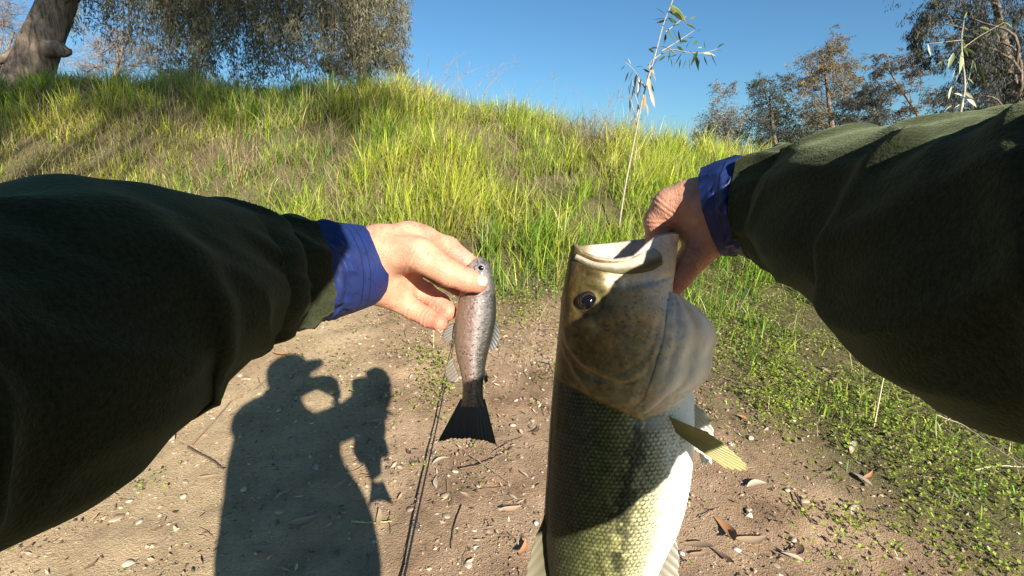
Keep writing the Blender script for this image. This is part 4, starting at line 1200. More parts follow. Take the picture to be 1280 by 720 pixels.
# ---- hands (fine) + body (coarse) make one skin mesh
def hand_mesh(palm, fingers, h=.0013, pk=.016, fk=.007, red=()):
    allp = [a for ch in palm for a in ch] + [a for ch in fingers for a in ch]
    pts = np.array([P(a[0], a[1], a[2]) for a in allp]); rs = np.array([a[3] for a in allp]) / 1000
    lo = (pts - rs[:, None]).min(0) - .006; hi = (pts + rs[:, None]).max(0) + .006
    def chain(p, ch, k):
        d = None
        for a, b in zip(ch[:-1], ch[1:]):
            e = sd_roundcone(p, P(*a[:3]), P(*b[:3]), a[3] / 1000, b[3] / 1000)
            d = e if d is None else smin(d, e, k)
        return d
    def fn(p):
        d = None
        for ch in palm:
            e = chain(p, ch, .006); d = e if d is None else smin(d, e, pk)
        out = d
        for ch in fingers:
            e = chain(p, ch, .003)
            out = np.minimum(out, smin(d, e, fk))
        for ch in fingers:
            for a, b_ in zip(ch[1:-1], ch[2:]):
                J = P(*a[:3]); ax = P(*b_[:3]) - J; ax = ax / np.linalg.norm(ax)
                rel = p - J; t = rel @ ax; rad = np.sqrt(np.maximum((rel * rel).sum(-1) - t * t, 0))
                msk = np.exp(-(t / .0055) ** 2) * (rad < a[3] / 1000 * 1.35)
                out = out + .00055 * msk * np.cos(2 * np.pi * t / .0042)
        return out + .0009 * fbm(p[..., 0] * 70, p[..., 1] * 70, p[..., 2] * 70, 44, 2)
    V, Q = surf_nets(fn, lo, hi, h)
    base = np.array([.54, .29, .185])
    col = np.tile(base, (len(V), 1))
    col *= (1 + .12 * fbm(V[:, 0] * 45, V[:, 1] * 45, V[:, 2] * 45, 46, 2))[:, None]
    for ch in fingers:
        tip = P(*ch[-1][:3]); dd = np.linalg.norm(V - tip, axis=1)
        k = np.exp(-(dd / .020) ** 2)[:, None] * .6
        col = col * (1 - k) + np.array([.56, .17, .12]) * k
        # knuckle creases
        for a in ch[1:-1]:
            dd = np.linalg.norm(V - P(*a[:3]), axis=1)
            k = np.exp(-(dd / .014) ** 2)[:, None] * .30
            col = col * (1 - k) + np.array([.55, .22, .15]) * k
    for (u, v_, d, r, c) in red:
        dd = np.linalg.norm(V - P(u, v_, d), axis=1); k = np.exp(-(dd / r) ** 2)[:, None]
        col = col * (1 - k) + np.array(c) * k
    # specks of mud
    sp = vnoise(V[:, 0] * 420, V[:, 1] * 420, V[:, 2] * 420, 48); msk = (sp > .86) & (vnoise(V[:, 0] * 60, V[:, 1] * 60, V[:, 2] * 60, 49) > .62)
    col[msk] *= .55
    return V, Q, col

L_palm = [[(415, 338, .436, 27), (448, 333, .455, 27)], [(448, 322, .452, 25), (478, 312, .456, 23), (512, 303, .462, 19.5), (530, 300, .474, 14)], [(448, 345, .458, 24), (478, 347, .468, 22), (500, 350, .478, 16)], [(470, 325, .460, 22), (515, 322, .478, 16)],
          [(476, 352, .468, 18), (492, 366, .472, 13)]]
L_thumb = [(484, 316, .450, 21), (524, 318, .437, 15.5), (562, 342, .440, 12.3), (583, 350, .4445, 11.0), (597, 354, .448, 9.3)]
L_fing = [[(520, 300, .474, 15), (560, 309, .492, 11), (583, 327, .496, 9.6), (596, 344, .4935, 8.4)],
          [(518, 320, .484, 14), (552, 346, .506, 10.5), (574, 358, .504, 9.5), (590, 366, .499, 8.5)],
          [(496, 348, .480, 13), (531, 366, .490, 10.8), (549, 379, .484, 10.2), (560, 390, .478, 9.0)],
          [(480, 364, .470, 12), (516, 387, .474, 10.0), (536, 397, .469, 9.4), (549, 403, .464, 8.4)],
          L_thumb]
R_palm = [[(930, 260, .428, 26), (900, 264, .443, 26)], [(905, 250, .440, 23), (872, 252, .449, 21), (846, 256, .456, 17)], [(905, 278, .446, 23), (888, 296, .454, 17)], [(880, 268, .458, 21), (868, 284, .470, 18)]]
R_fing = [[(858, 253, .453, 18), (836, 259, .459, 16.5), (823, 276, .466, 13.5), (822, 306, .474, 11.0), (822, 322, .475, 9.0)],
          [(890, 299, .453, 16), (869, 322, .455, 12.5), (851, 347, .456, 10.0), (837, 367, .457, 7.8)],
          [(885, 290, .470, 15), (866, 318, .478, 12), (848, 344, .478, 10), (838, 358, .474, 8.5)],
          [(884, 282, .486, 14), (866, 310, .496, 11), (850, 336, .494, 9.5), (841, 348, .488, 8.2)],
          [(886, 274, .499, 12), (872, 300, .508, 9.5), (856, 322, .504, 8.5), (846, 334, .498, 7.6)]]
sk = MB()
v, q, c = hand_mesh(L_palm, L_fing, red=[(528, 322, .425, .010, (.58, .27, .18)), (575, 318, .485, .012, (.62, .22, .16))]); sk.add(v, q, c=c)
v, q, c = hand_mesh(R_palm, R_fing); sk.add(v, q, c=c * .92)
HC = np.array([.012, -.105, 1.645]); YAW = math.radians(-34)
hx = np.array([math.cos(YAW), math.sin(YAW), 0]); hy = np.array([-math.sin(YAW), math.cos(YAW), 0])
def H(x, y, z): return HC + hx * x + hy * y + np.array([0, 0, z])
def body_sdf(p):
    rel = p - HC; lx = rel @ hx; ly = rel @ hy; lz = rel[..., 2]
    lp = np.stack([lx, ly, lz], -1); ap = lp.copy(); ap[..., 0] = np.abs(ap[..., 0])
    d = sd_ell(lp, (0, -.015, .035), (.076, .096, .092))
    d = smin(d, sd_ell(lp, (0, .028, -.045), (.055, .062, .075)), .03)
    d = smin(d, sd_roundcone(lp, (0, .088, .005), (0, .106, -.028), .010, .015), .012)
    d = smin(d, sd_ell(lp, (0, .084, -.068), (.026, .012, .011)), .008)
    d = smin(d, sd_ell(ap, (.078, -.01, -.012), (.012, .02, .032)), .008)
    d = np.maximum(d, -(sd_ell(ap, (.032, .092, .012), (.017, .012, .012)))) 
    q_ = p.copy(); q_[..., 0] = np.abs(q_[..., 0])
    d = smin(d, sd_roundcone(p, (0, -.15, 1.42), (.006, -.125, 1.60), .062, .055), .03)
    d = smin(d, sd_ell(p, (0, -.175, 1.25), (.165, .085, .22)), .05)
    d = smin(d, sd_ell(p, (0, -.165, 1.0), (.155, .10, .18)), .06)
    d = smin(d, sd_roundcone(q_, (.06, -.165, 1.41), (.15, -.145, 1.41), .05, .055), .05)
    for ch in (LS, RS):
        pp = np.array(ch); ks = [0, 3, 6, 9, 13, len(ch) - 1]
        rr = [.05, .045, .042, .036, .030, .029]
        for a, b, r1, r2 in zip(ks[:-1], ks[1:], rr[:-1], rr[1:]):
            d = smin(d, sd_roundcone(p, pp[a, :3], pp[b, :3], r1, r2), .015)
    for s_, hip, knee, ank in LEGS:
        d = smin(d, sd_roundcone(p, hip, knee, .072, .050), .04)
        d = smin(d, sd_roundcone(p, knee, ank, .048, .035), .02)
        d = smin(d, sd_roundcone(p, ank, np.array(ank) + [0.01 * s_, .13, -.055], .035, .025), .02)
    return d
gz = lambda x, y: float(ground(x, y))
LEGS = [(-1, (-.095, -.165, .88), (-.13, -.10, .50), (-.14, -.20, gz(-.14, -.2) + .09)), (1, (.095, -.165, .88), (.17, .12, .52), (.18, .06, gz(.18, .06) + .09))]
v, q = surf_nets(body_sdf, (-.40, -.36, -.02), (.40, .46, 1.80), .011)
sk.add(v, q, c=np.tile(np.array([.55, .31, .21]), (len(v), 1)))
body = sk.build('body', M_skin, person)

# nails, eyes
def patch(cen, nrm, along, L, W, thick, curve):
    nrm = nrm / np.linalg.norm(nrm); al = along - nrm * (along @ nrm); al /= np.linalg.norm(al); sd_ = np.cross(nrm, al)
    n = 11; g = np.linspace(-1, 1, n); A, B = np.meshgrid(g, g, indexing='ij')
    k = (1 - .35 * (A ** 2) * (B ** 2) * 1.3)
    x = A * L / 2 * (1 - .12 * B ** 2); y = B * W / 2 * (1 - .15 * A ** 2)
    z = -curve * B ** 2 - .25 * curve * A ** 2 + thick
    V = cen + x[..., None] * al + y[..., None] * sd_ + z[..., None] * nrm
    return V.reshape(-1, 3), grid_quads(n, n)
M_nail = mat_plain('fingernail', (.58, .35, .26), .5, .2, .12, 60)
def nail(u, v_, d, r, u2, v2, d2, tow, L=.0120, W=.0112, nm='fingernail'):
    a = P(u, v_, d); b = P(u2, v2, d2); al = b - a
    nrm = np.array(tow, float); nrm = nrm - al * (nrm @ al) / (al @ al); nrm /= np.linalg.norm(nrm)
    V, Q = patch(b + nrm * (r - .0004) + al / np.linalg.norm(al) * .001, nrm, al, L, W, .0006, .0028)
    o = mobj(nm, V, Q, mat=M_nail, parent=body)
    mo = o.modifiers.new('thickness', 'SOLIDIFY'); mo.thickness = .0008
nail(583, 350, .4445, .0094, 596, 353.5, .448, -FW * 1.0 + UP * .45 + RX * .15)
nail(536, 397, .469, .0083, 548, 402.5, .464, -FW * .25 - UP * .9 + RX * .5, .010, .009)
M_eye = mat_plain('eyeball', (.75, .72, .68), .15, .5, .05)
iv3, it3 = ico(3)
for s_ in (-1, 1):
    mobj('eyeball', iv3 * .0115 + H(.032 * s_, .076, .012), tris=it3, mat=M_eye, parent=body)

# trousers, boots, cap, hair
def trouser_sdf(p):
    d = sd_ell(p, (0, -.14, .90), (.205, .165, .16))
    for s_, hip, knee, ank in LEGS:
        d = smin(d, sd_roundcone(p, hip, knee, .118, .088), .05)
        d = smin(d, sd_roundcone(p, knee, np.array(ank) + [0, 0, .03], .076, .062), .02)
    d = np.maximum(d, p[..., 2] - 1.0)
    return d + .006 * fbm(p[..., 0] * 10, p[..., 1] * 10, p[..., 2] * 8, 27, 2)
v, q = surf_nets(trouser_sdf, (-.35, -.42, .03), (.38, .18, 1.05), .014)
mobj('trousers', v, q, mat=mat_plain('denim', (.05, .06, .09), .9, .2, .4, 60), parent=person)
for s_, hip, knee, ank in LEGS:
    a = np.array(ank)
    def boot(p):
        d = sd_roundcone(p, a + [0, 0, .10], a + [0, -.01, -.03], .052, .05)
        d = smin(d, sd_roundcone(p, a + [0, 0, -.035], a + [.01 * s_, .16, -.045], .05, .042), .03)
        return np.maximum(d, (a[2] - .088) - p[..., 2])
    v, q = surf_nets(boot, a + [-.09, -.09, -.11], a + [.09, .24, .18], .009)
    mobj('boot', v, q, mat=mat_plain('boot_leather', (.06, .045, .03), .7, .3, .4, 40), parent=person)
def cap_sdf(p):
    rel = p - HC; lp = np.stack([rel @ hx, rel @ hy, rel[..., 2]], -1)
    d = sd_ell(lp, (0, -.012, .055), (.088, .110, .098))
    d = np.maximum(d, .045 - lp[..., 2])
    d = np.maximum(d, -sd_ell(lp, (0, -.012, .045), (.081, .102, .092)))
    bx = lp[..., 0] / .082; by = (lp[..., 1] - .055) / .135
    zz = lp[..., 2] - (.052 - .030 * bx ** 2 - .020 * np.clip(by, 0, 2) ** 2)
    br_ = np.maximum(np.maximum(np.abs(zz) - .005, (np.hypot(bx, by) - 1) * .08), .045 - lp[..., 1])
    return np.minimum(d, br_)
v, q = surf_nets(cap_sdf, HC + [-.2, -.2, -.02], HC + [.22, .22, .18], .006)
mobj('cap', v, q, mat=mat_plain('cap_cloth', (.07, .07, .075), .9, .2, .3, 60), parent=person)
def hair_sdf(p):
    rel = p - HC; lp = np.stack([rel @ hx, rel @ hy, rel[..., 2]], -1)
    d = sd_ell(lp, (0, -.03, .02), (.082, .092, .088))
    d = np.maximum(d, lp[..., 1] + .015); d = np.maximum(d, -.06 - lp[..., 2]); d = np.maximum(d, lp[..., 2] - .07)
    return d + .003 * fbm(lp[..., 0] * 60, lp[..., 1] * 60, lp[..., 2] * 20, 29, 2)
v, q = surf_nets(hair_sdf, HC + [-.12, -.16, -.1], HC + [.12, .12, .1], .006)
mobj('hair', v, q, mat=mat_plain('hair_brown', (.05, .03, .02), .6, .3, .5, 120), parent=person)

# ------------------------------------------------------------------ fish
def fish_loft(Lp, Rp, T, D0, n, m, near_rim=None, pw=.85, disp=None):
    n_k = len(Lp)
    arr = np.concatenate([np.asarray(Lp, float), np.asarray(Rp, float), np.asarray(T, float)[:, None]], 1)
    A = catmull(arr, n)
    l = A[:, 0:2]; r = A[:, 2:4]; t = A[:, 4]
    th = np.linspace(0, 2 * np.pi, m, endpoint=False)      # 0 = left edge, +sin = towards the camera
    c_, s_ = np.cos(th), np.sin(th)
    c = (l + r) / 2; hv = (l - r) / 2
    px = c[:, None, 0] + hv[:, None, 0] * c_[None]; py = c[:, None, 1] + hv[:, None, 1] * c_[None]
    w_ = t[:, None] * (np.sign(s_) * np.abs(s_) ** pw)[None]
    side = np.sign(s_)[None] * np.ones_like(px); av = np.abs(s_)[None] ** .6 * np.ones_like(px)
    q_ = np.repeat(((1 - c_) / 2)[None], n, 0)
    sn = np.repeat(np.linspace(0, 1, n)[:, None], m, 1)
    if near_rim is not None: py = py + near_rim(px, py, sn, s_[None])
    if disp is not None: w_ = w_ + side * av * disp(px, py, q_)
    return dict(px=px, py=py, w=w_, q=q_, s=sn, th=np.repeat(th[None], n, 0), D0=D0, n=n, m=m)

def fish_pos(px, py, w_, D0):
    return P(px, py, D0) - w_[..., None] * FW

def surf_w(F, u, v_):
    d = (F['px'] - u) ** 2 + (F['py'] - v_) ** 2 + (F['w'] < 0) * 1e6
    return float(F['w'].ravel()[np.argmin(d)])

def lerp_stops(x, stops):
    xs = [a for a, b in stops]; cs_ = np.array([b for a, b in stops])
    return np.stack([np.interp(x, xs, cs_[:, k]) for k in range(3)], -1)

def scales(F, su, sv):
    """shingled scale pattern: returns height 0..1 and a per-scale random"""
    a = F['py'] / su + .55 * fbm(F['px'] * .022, F['py'] * .022, 0, 90, 2); arc = F['th'] / (2 * np.pi) * sv + .9 * fbm(F['px'] * .018, F['py'] * .018, 3, 91, 2)
    row = np.floor(a); b = arc + .5 * (row % 2); fb = b - np.floor(b) - .5; fa = a - row
    # rounded rear edge of each scale
    e = fa + .9 * fb ** 2 * 2
    e = e - np.floor(e)
    hgt = np.clip(1 - e, 0, 1) * np.clip(1 - (np.abs(fb) * 2) ** 4, 0, 1)
    rnd = _hash(np.floor(b), row + np.where(fa + 1.8 * fb ** 2 >= 1, 1, 0), np.zeros_like(a), 77)
    return hgt, rnd

def mat_fish(name, rough, coat, spec=.5, metal=0.0):
    m, n, b = newmat(name)
    c = attr(n); n.links.new(c, b.inputs['Base Color'])
    b.inputs['Roughness'].default_value = rough; b.inputs['Specular IOR Level'].default_value = spec
    b.inputs['Coat Weight'].default_value = coat; b.inputs['Coat Roughness'].default_value = .06
    b.inputs['Metallic'].default_value = metal
    b.inputs['Subsurface Weight'].default_value = .05; b.inputs['Subsurface Scale'].default_value = .3
    b.inputs['Subsurface Radius'].default_value = (.006, .004, .003)
    bump(n, b, noise(n, 230, 5, .7), .55, .0026)
    return m
M_bass = mat_fish('bass_skin', .60, .24, .14)
M_trout = mat_fish('trout_skin', .33, .5, .5, 0.0)
M_fin = leafmat('fin_membrane', .4, .45, .5)

def fin(name, base, tip, w0, w1, D0, parent, c0, c1, rays=12, ripple=.0010, n=16, m=72, jag=.10, mat=None, bow=0.0, thick=.0007):
    B = catmull(base, m); Tt = catmull(tip, m)
    k = np.linspace(0, 1, m); g = np.linspace(0, 1, n)[:, None, None]
    jagv = 1 - jag * np.abs(np.sin(k * rays * np.pi)) * vnoise(k * rays, 0 * k, 0, 6) - jag * .8 * vnoise(k * rays * .6, 0 * k, 0, 5)
    pt = B[None] + (Tt - B)[None] * g * jagv[None, :, None]
    w_ = w0 + (w1 - w0) * g[..., 0] + bow * np.sin(np.pi * g[..., 0]) + ripple * .45 * np.cos(k * rays * 2 * np.pi)[None] * (.3 + g[..., 0])
    V = fish_pos(pt[..., 0], pt[..., 1], w_ * np.ones(pt.shape[:2]), D0)
    ray = (.5 + .5 * np.cos(k * rays * 2 * np.pi))[None, :, None]
    col = (np.asarray(c0) * (1 - g) + np.asarray(c1) * g) * (.80 + .25 * ray)
    o = mobj(name, V.reshape(-1, 3), grid_quads(n, m), mat=mat or M_fin, parent=parent, col=np.broadcast_to(col, V.shape).reshape(-1, 3))
    mo = o.modifiers.new('thickness', 'SOLIDIFY'); mo.thickness = thick
    return o

def fish_eye(u, v_, rpx, F, parent, iris, ring, push=.45, sidef=1):
    r = rpx * F['D0'] / FPX
    w0 = surf_w(F, u, v_)
    cen = fish_pos(np.array(u * 1.0), np.array(v_ * 1.0), np.array(sidef * (w0 - r * (1 - push))), F['D0'])
    iv, it = ico(4)
    V = cen + iv * r
    f = iv @ (-FW * sidef)
    ang = np.arccos(np.clip(f, -1, 1))
    col = np.where((ang < .80)[:, None], np.array([.004, .004, .006]), np.where((ang < .90)[:, None], np.array(ring), np.array(iris)))
    m_, n_, b_ = newmat('fish_eye'); c = attr(n_); n_.links.new(c, b_.inputs['Base Color']); b_.inputs['Roughness'].default_value = .10; b_.inputs['Specular IOR Level'].default_value = .3; b_.inputs['Coat Weight'].default_value = .15; b_.inputs['Coat Roughness'].default_value = .03
    return mobj('eye', V, tris=it, mat=m_, parent=parent, col=col)

def build_bass():
    D0 = .462
    Lp = [(714, 308), (709, 335), (703, 370), (699, 410), (695, 450), (691, 490), (687, 540), (684, 590), (681, 640), (683, 690), (690, 740), (703, 790), (716, 835), (722, 868)]
    Rp = [(846, 294), (842, 330), (838, 370), (852, 410), (860, 450), (863, 490), (864, 530), (862, 570), (857, 610), (847, 650), (829, 690), (808, 740), (792, 790), (782, 835), (780, 868)]
    Rp = Rp[:14]
    T = [.024, .031, .036, .040, .043, .045, .046, .046, .044, .040, .033, .025, .017, .012]
    gill = [(690, 468), (720, 478), (750, 492), (785, 507), (812, 500), (840, 488), (868, 470)]
    gx = [p[0] for p in gill]; gy = [p[1] for p in gill]
    def rim(px, py, sn, s_):
        near = np.clip(s_, 0, 1) ** .5
        notch = np.interp(px, [716, 724, 740, 760, 782, 797, 812, 830], [0, 16, 23, 26, 24, 12, 2, 0])
        return notch * near * np.exp(-(sn / .05) ** 2)
    pre = [(806, 395), (800, 420), (783, 442), (758, 456), (735, 462), (718, 455)]
    pre2 = [(826, 400), (822, 440), (806, 470), (780, 488)]
    jawl = [(742, 352), (775, 358), (805, 353), (832, 345)]
    def disp(px, py, q_):
        ye = np.interp(px, gx, gy)
        d = .0050 * sstep(3, -4, py - ye)                       # gill cover stands proud of the flank
        d = d - .0009 * np.exp(-(poly_dist(px, py, pre) / 3.0) ** 2) + .0007 * np.exp(-((poly_dist(px, py, pre) - 7) / 5.0) ** 2)
        d = d - .0016 * np.exp(-(poly_dist(px, py, pre2) / 2.5) ** 2)
        d = d - .0022 * np.exp(-(poly_dist(px, py, jawl) / 3.0) ** 2)
        d = d + .0035 * np.exp(-(((px - 768) / 30) ** 2 + ((py - 405) / 32) ** 2))
        er_ = np.hypot((px - 758) / 56, (py - 405) / 58) + .16 * fbm(px * .03, py * .03, 0, 92, 2)
        d = d + .0022 * sstep(1.04, .97, er_) * sstep(365, 390, py)
        er2 = np.hypot((px - 770) / 70, (py - 415) / 76) + .12 * fbm(px * .035, py * .035, 0, 93, 2)
        d = d + .0014 * sstep(1.03, .98, er2) * sstep(365, 390, py)
        d = d - .0030 * np.exp(-((np.hypot(px - 729, py - 376) - 15) / 4) ** 2)
        d = d - .004 * np.exp(-(((px - 785) / 30) ** 2 + ((py - 352) / 7) ** 2))
        d = d + .0007 * fbm(px * .12, py * .12, 0, 61, 3)
        head = sstep(0, -8, py - ye)
        d = d + head * .0013 * fbm(px * .03, py * .03, 0, 64, 3) + head * .0008 * fbm(px * .05 + py * .02, py * .25 - px * .1, 0, 63, 2)
        return d
    F = fish_loft(Lp, Rp, T, D0, 500, 400, rim, .85, disp)
    px, py, q_, th = F['px'], F['py'], F['q'], F['th']
    near = np.sin(th) > -.05
    ye = np.interp(px, gx, gy)
    body_m = sstep(-2, 4, py - ye)
    hgt, rnd = scales(F, 4.7, 90)
    fade = body_m * sstep(-2, 14, py - ye)
    F['w'] = F['w'] + np.sign(np.sin(th)) * np.abs(np.sin(th)) ** .5 * fade * .00075 * hgt
    nz = fbm(px * .045, py * .06, np.sin(th) * .5, 65, 3)
    nz2 = fbm(px * .16, py * .11, 0, 66, 2)
    qq = q_ + .05 * nz + .10 * sstep(590, 500, py) * sstep(.5, .75, q_)
    base = lerp_stops(qq, [(0, (.030, .032, .014)), (.16, (.040, .045, .017)), (.34, (.13, .135, .045)), (.46, (.30, .285, .11)), (.60, (.52, .49, .26)), (.70, (.60, .57, .36)), (.78, (.80, .77, .62)), (1, (.84, .82, .74))])
    line = np.interp(py, [500, 540, 600, 680], [.58, .55, .49, .47])
    blot = np.exp(-((q_ - line + .10 * nz2 + .05 * nz) / .10) ** 2) * np.clip(.95 + 2.8 * nz2 + 1.2 * nz, 0, 1)
    base = base * (1 - .90 * blot[..., None]) + np.array([.022, .024, .010]) * .9 * blot[..., None]
    scale_mid = np.clip(hgt * 1.25, 0, 1)[..., None]  # gold scale centres against dark scale edges
    edge = 1 - .88 * (1 - scale_mid) * sstep(.86, .6, q_)[..., None]
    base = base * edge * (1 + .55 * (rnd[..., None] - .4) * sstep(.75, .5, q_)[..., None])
    speck = ((rnd > .62) & (hgt < .45) & (hgt > .05) & (q_ > .58) & (q_ < .84 + .08 * nz))
    base = np.where(speck[..., None], base * np.array([.52, .50, .40]), base)
    # head
    hq = lerp_stops(q_ + .05 * nz + .10 * sstep(340, 430, py) * 0, [(0, (.055, .044, .016)), (.14, (.080, .064, .024)), (.30, (.17, .132, .055)), (.48, (.33, .26, .14)), (.62, (.52, .41, .25)), (.74, (.82, .68, .48)), (.86, (.92, .80, .62)), (1, (.92, .80, .63))])
    dk = np.exp(-(((px - 775) / 42) ** 2 + ((py - 440) / 42) ** 2))[..., None]
    hq = hq * (1 - .45 * dk) + np.array([.10, .08, .04]) * .45 * dk
    topw = (sstep(352, 338, py) * sstep(.36, .56, q_))[..., None]
    hq = hq * (1 - topw) + np.array([.78, .68, .54]) * topw
    wp = np.exp(-((poly_dist(px, py, [(752, 350), (775, 353), (800, 346)]) / 7) ** 2))[..., None]
    hq = hq * (1 - .9 * wp) + np.array([.70, .70, .68]) * .9 * wp
    sn_ = np.exp(-(((px - 730) / 17) ** 4 + ((py - 345) / 20) ** 4))[..., None]
    hq = hq * (1 - .85 * sn_) + np.array([.045, .036, .014]) * .85 * sn_
    er = np.exp(-((np.hypot(px - 729, py - 376) - 15) / 3.2) ** 2)[..., None]
    hq = hq * (1 - .6 * er) + np.array([.035, .03, .015]) * .6 * er
    ep = np.exp(-(((px - 731) / 12) ** 2 + ((py - 402) / 8) ** 2))[..., None]
    hq = hq * (1 - .5 * ep) + np.array([.30, .28, .14]) * .5 * ep
    fl = (vnoise(px * .42, py * .42, 0, 68) > .83) & (np.abs(px - 790) < 45) & (np.abs(py - 395) < 45)
    hq = np.where(fl[..., None], hq * .55, hq)
    pk = np.exp(-(poly_dist(px, py, pre) / 5) ** 2)[..., None] * .04 + np.exp(-(poly_dist(px, py, pre2) / 3.5) ** 2)[..., None] * .15
    hq = hq * (1 - pk) + np.array([.42, .26, .20]) * pk
    nz3 = fbm(px * .30, py * .30, 0, 69, 3); vein = np.clip(1 - np.abs(fbm(px * .05 + py * .03, py * .09 - px * .05, 0, 70, 3)) * 9, 0, 1)[..., None] * sstep(.25, .5, q_)[..., None]
    hq = hq * (1 + (.55 * nz2[..., None] + .45 * nz3[..., None]) * (1 - .75 * sstep(.5, .75, q_)[..., None]))
    er_ = np.hypot((px - 758) / 56, (py - 405) / 58) + .16 * fbm(px * .03, py * .03, 0, 92, 2); er2 = np.hypot((px - 770) / 70, (py - 415) / 76) + .12 * fbm(px * .035, py * .035, 0, 93, 2)
    pe = (np.exp(-((er_ - 1.0) / .035) ** 2) + .7 * np.exp(-((er2 - 1.0) / .03) ** 2))[..., None] * sstep(395, 430, py)[..., None] * .20
    hq = hq * (1 - pe) + np.array([.50, .38, .25]) * pe
    wm_ = sstep(.72, .5, q_)[..., None]; hq = hq * (1 + np.array([.16, .02, -.26]) * wm_)
    hue = fbm(px * .035, py * .035, 0, 72, 2)[..., None]
    hq = hq * (1 + np.array([.35, .05, -.25]) * hue * .9)
    hq = hq * (1 - .25 * vein) + np.array([.40, .27, .20]) * .25 * vein
    col = hq * (1 - body_m[..., None]) + base * body_m[..., None]
    silver = np.exp(-(((px - 806) / 20) ** 2 + ((py - 512) / 9) ** 2))[..., None]
    col = col * (1 - .7 * silver) + np.array([.46, .44, .38]) * .7 * silver
    V = fish_pos(px, py, F['w'], D0)
    loc = P(780, 300, D0)
    root = empty('largemouth_bass', loc, 'big olive bass with white belly held up by its lower jaw', 'fish')
    n, m = F['n'], F['m']
    cap = V[-1].mean(0)
    VV = np.concatenate([V.reshape(-1, 3), cap[None]]); CC = np.concatenate([col.reshape(-1, 3), col[-1].mean(0)[None]])
    last = (n - 1) * m + np.arange(m)
    tr = np.stack([last, np.roll(last, -1), np.full(m, n * m)], -1)
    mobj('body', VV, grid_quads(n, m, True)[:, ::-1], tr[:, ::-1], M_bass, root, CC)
    # mouth lining: goes down from the rim into the throat
    k = np.linspace(0, 1, 16)
    rows = []
    cen0 = V[0].mean(0); throat = fish_pos(np.array(770.), np.array(400.), np.array(0.), D0)
    lip = V[0] + UP * .0018
    rows.append(V[0]); rows.append(lip + (cen0 - V[0]) * .03); rows.append(V[0] + (cen0 - V[0]) * .075)
    for t in k[1:]:
        c_ = cen0 + (throat - cen0) * t
        rows.append(c_ + (V[0] - cen0) * .925 * (1 - .8 * t ** 1.6))
    R_ = np.array(rows)
    up_ = sstep(748, 728, px[0])[None, :, None]
    cm = np.concatenate([np.tile(np.array([.40, .34, .26]), (3, m, 1)), (np.array([.46, .37, .29]) * (1 - k[1:, None, None] * .3)) * np.ones((15, m, 1))])
    cm = cm.copy(); cm[:4] = cm[:4] * (1 - up_) + np.array([.16, .125, .065]) * up_
    mobj('mouth_lining', R_.reshape(-1, 3), grid_quads(len(R_), m, True), mat=M_bass, parent=root, col=cm.reshape(-1, 3))
    # jaw bone (maxilla), one on each side
    for sd_ in (1, -1):
        nn, mm = 60, 40
        mid = catmull([(716, 322), (735, 333), (757, 337), (778, 335), (797, 329), (813, 321)], nn)
        hw = np.interp(np.linspace(0, 1, nn), [0, .25, .55, .8, .94, 1], [3.5, 4.5, 8.0, 12.0, 11.0, 3.0])
        tg = np.gradient(mid, axis=0); tg /= np.linalg.norm(tg, axis=1)[:, None]; nm = np.stack([-tg[:, 1], tg[:, 0]], -1)
        tt = np.linspace(0, 2 * np.pi, mm, endpoint=False)
        pp = mid[:, None] + nm[:, None] * (hw[:, None] * np.cos(tt)[None])[..., None]
        wb = np.array([surf_w(F, u, v_) for u, v_ in mid]) ; wb = np.convolve(np.pad(wb, 6, mode='edge'), np.ones(13) / 13, 'valid') + np.interp(np.linspace(0, 1, nn), [0, .3, 1], [-.001, .0015, .0015])
        th_ = .0038 * (hw / 12) ** .5
        wv = wb[:, None] + th_[:, None] * np.sin(tt)[None] + .0028 * np.cos(tt)[None] * 0
        Vm = fish_pos(pp[..., 0], pp[..., 1], sd_ * wv, D0)
        f = np.cos(tt)[None] * np.ones((nn, 1))
        a_ = np.linspace(0, 1, nn)[:, None]
        g_ = sstep(-.5, .55, f + .35 * fbm(pp[..., 0] * .1, pp[..., 1] * .1, 0, 71, 2))[..., None]
        cmx = np.array([.42, .36, .27]) * (1 - g_) + np.array([.13, .112, .055]) * g_
        e1 = Vm[0].mean(0); e2 = Vm[-1].mean(0)
        VV = np.concatenate([Vm.reshape(-1, 3), e1[None], e2[None]]); N_ = nn * mm
        i0 = np.arange(mm); l0 = (nn - 1) * mm + i0
        tr = np.concatenate([np.stack([np.roll(i0, -1), i0, np.full(mm, N_)], -1), np.stack([l0, np.roll(l0, -1), np.full(mm, N_ + 1)], -1)])
        mobj('jaw_bone', VV, grid_quads(nn, mm, True), tr, M_bass, root, np.concatenate([cmx.reshape(-1, 3), np.tile([.2, .17, .1], (2, 1))]))
    # gill membrane
    for sd_ in (1, -1):
        inner = catmull([(828, 366), (818, 392), (810, 420), (800, 450), (790, 476), (782, 498)], 60)
        outer = catmull([(840, 370), (851, 378), (863, 386), (875, 398), (884, 412), (885, 424), (880, 440), (877, 455), (868, 470), (850, 482), (828, 493), (806, 505)], 60)
        g = np.linspace(0, 1, 40)
        pp = inner[:, None] + (outer - inner)[:, None] * g[None, :, None]
        kk = np.linspace(0, 1, 60)[:, None]
        w_in = np.array([surf_w(F, u, v_) for u, v_ in inner])[:, None] 
        w_out = np.interp(kk, [0, .5, .8, 1], [.020, .016, .024, .036])
        wv = w_in - .0016 + .0026 * sstep(0, .15, g)[None] + (w_out - w_in) * g[None] ** 1.3 + .0025 * np.sin(np.pi * g)[None] * np.sin(np.pi * kk) ** .5 + .0017 * np.sin(g * 5.5 * np.pi + kk * 2.5 + 2 * fbm(pp[..., 0] * .03, pp[..., 1] * .03, 0, 75, 2)) * np.sin(np.pi * kk) + .0012 * fbm(pp[..., 0] * .07, pp[..., 1] * .07, 0, 73, 2)
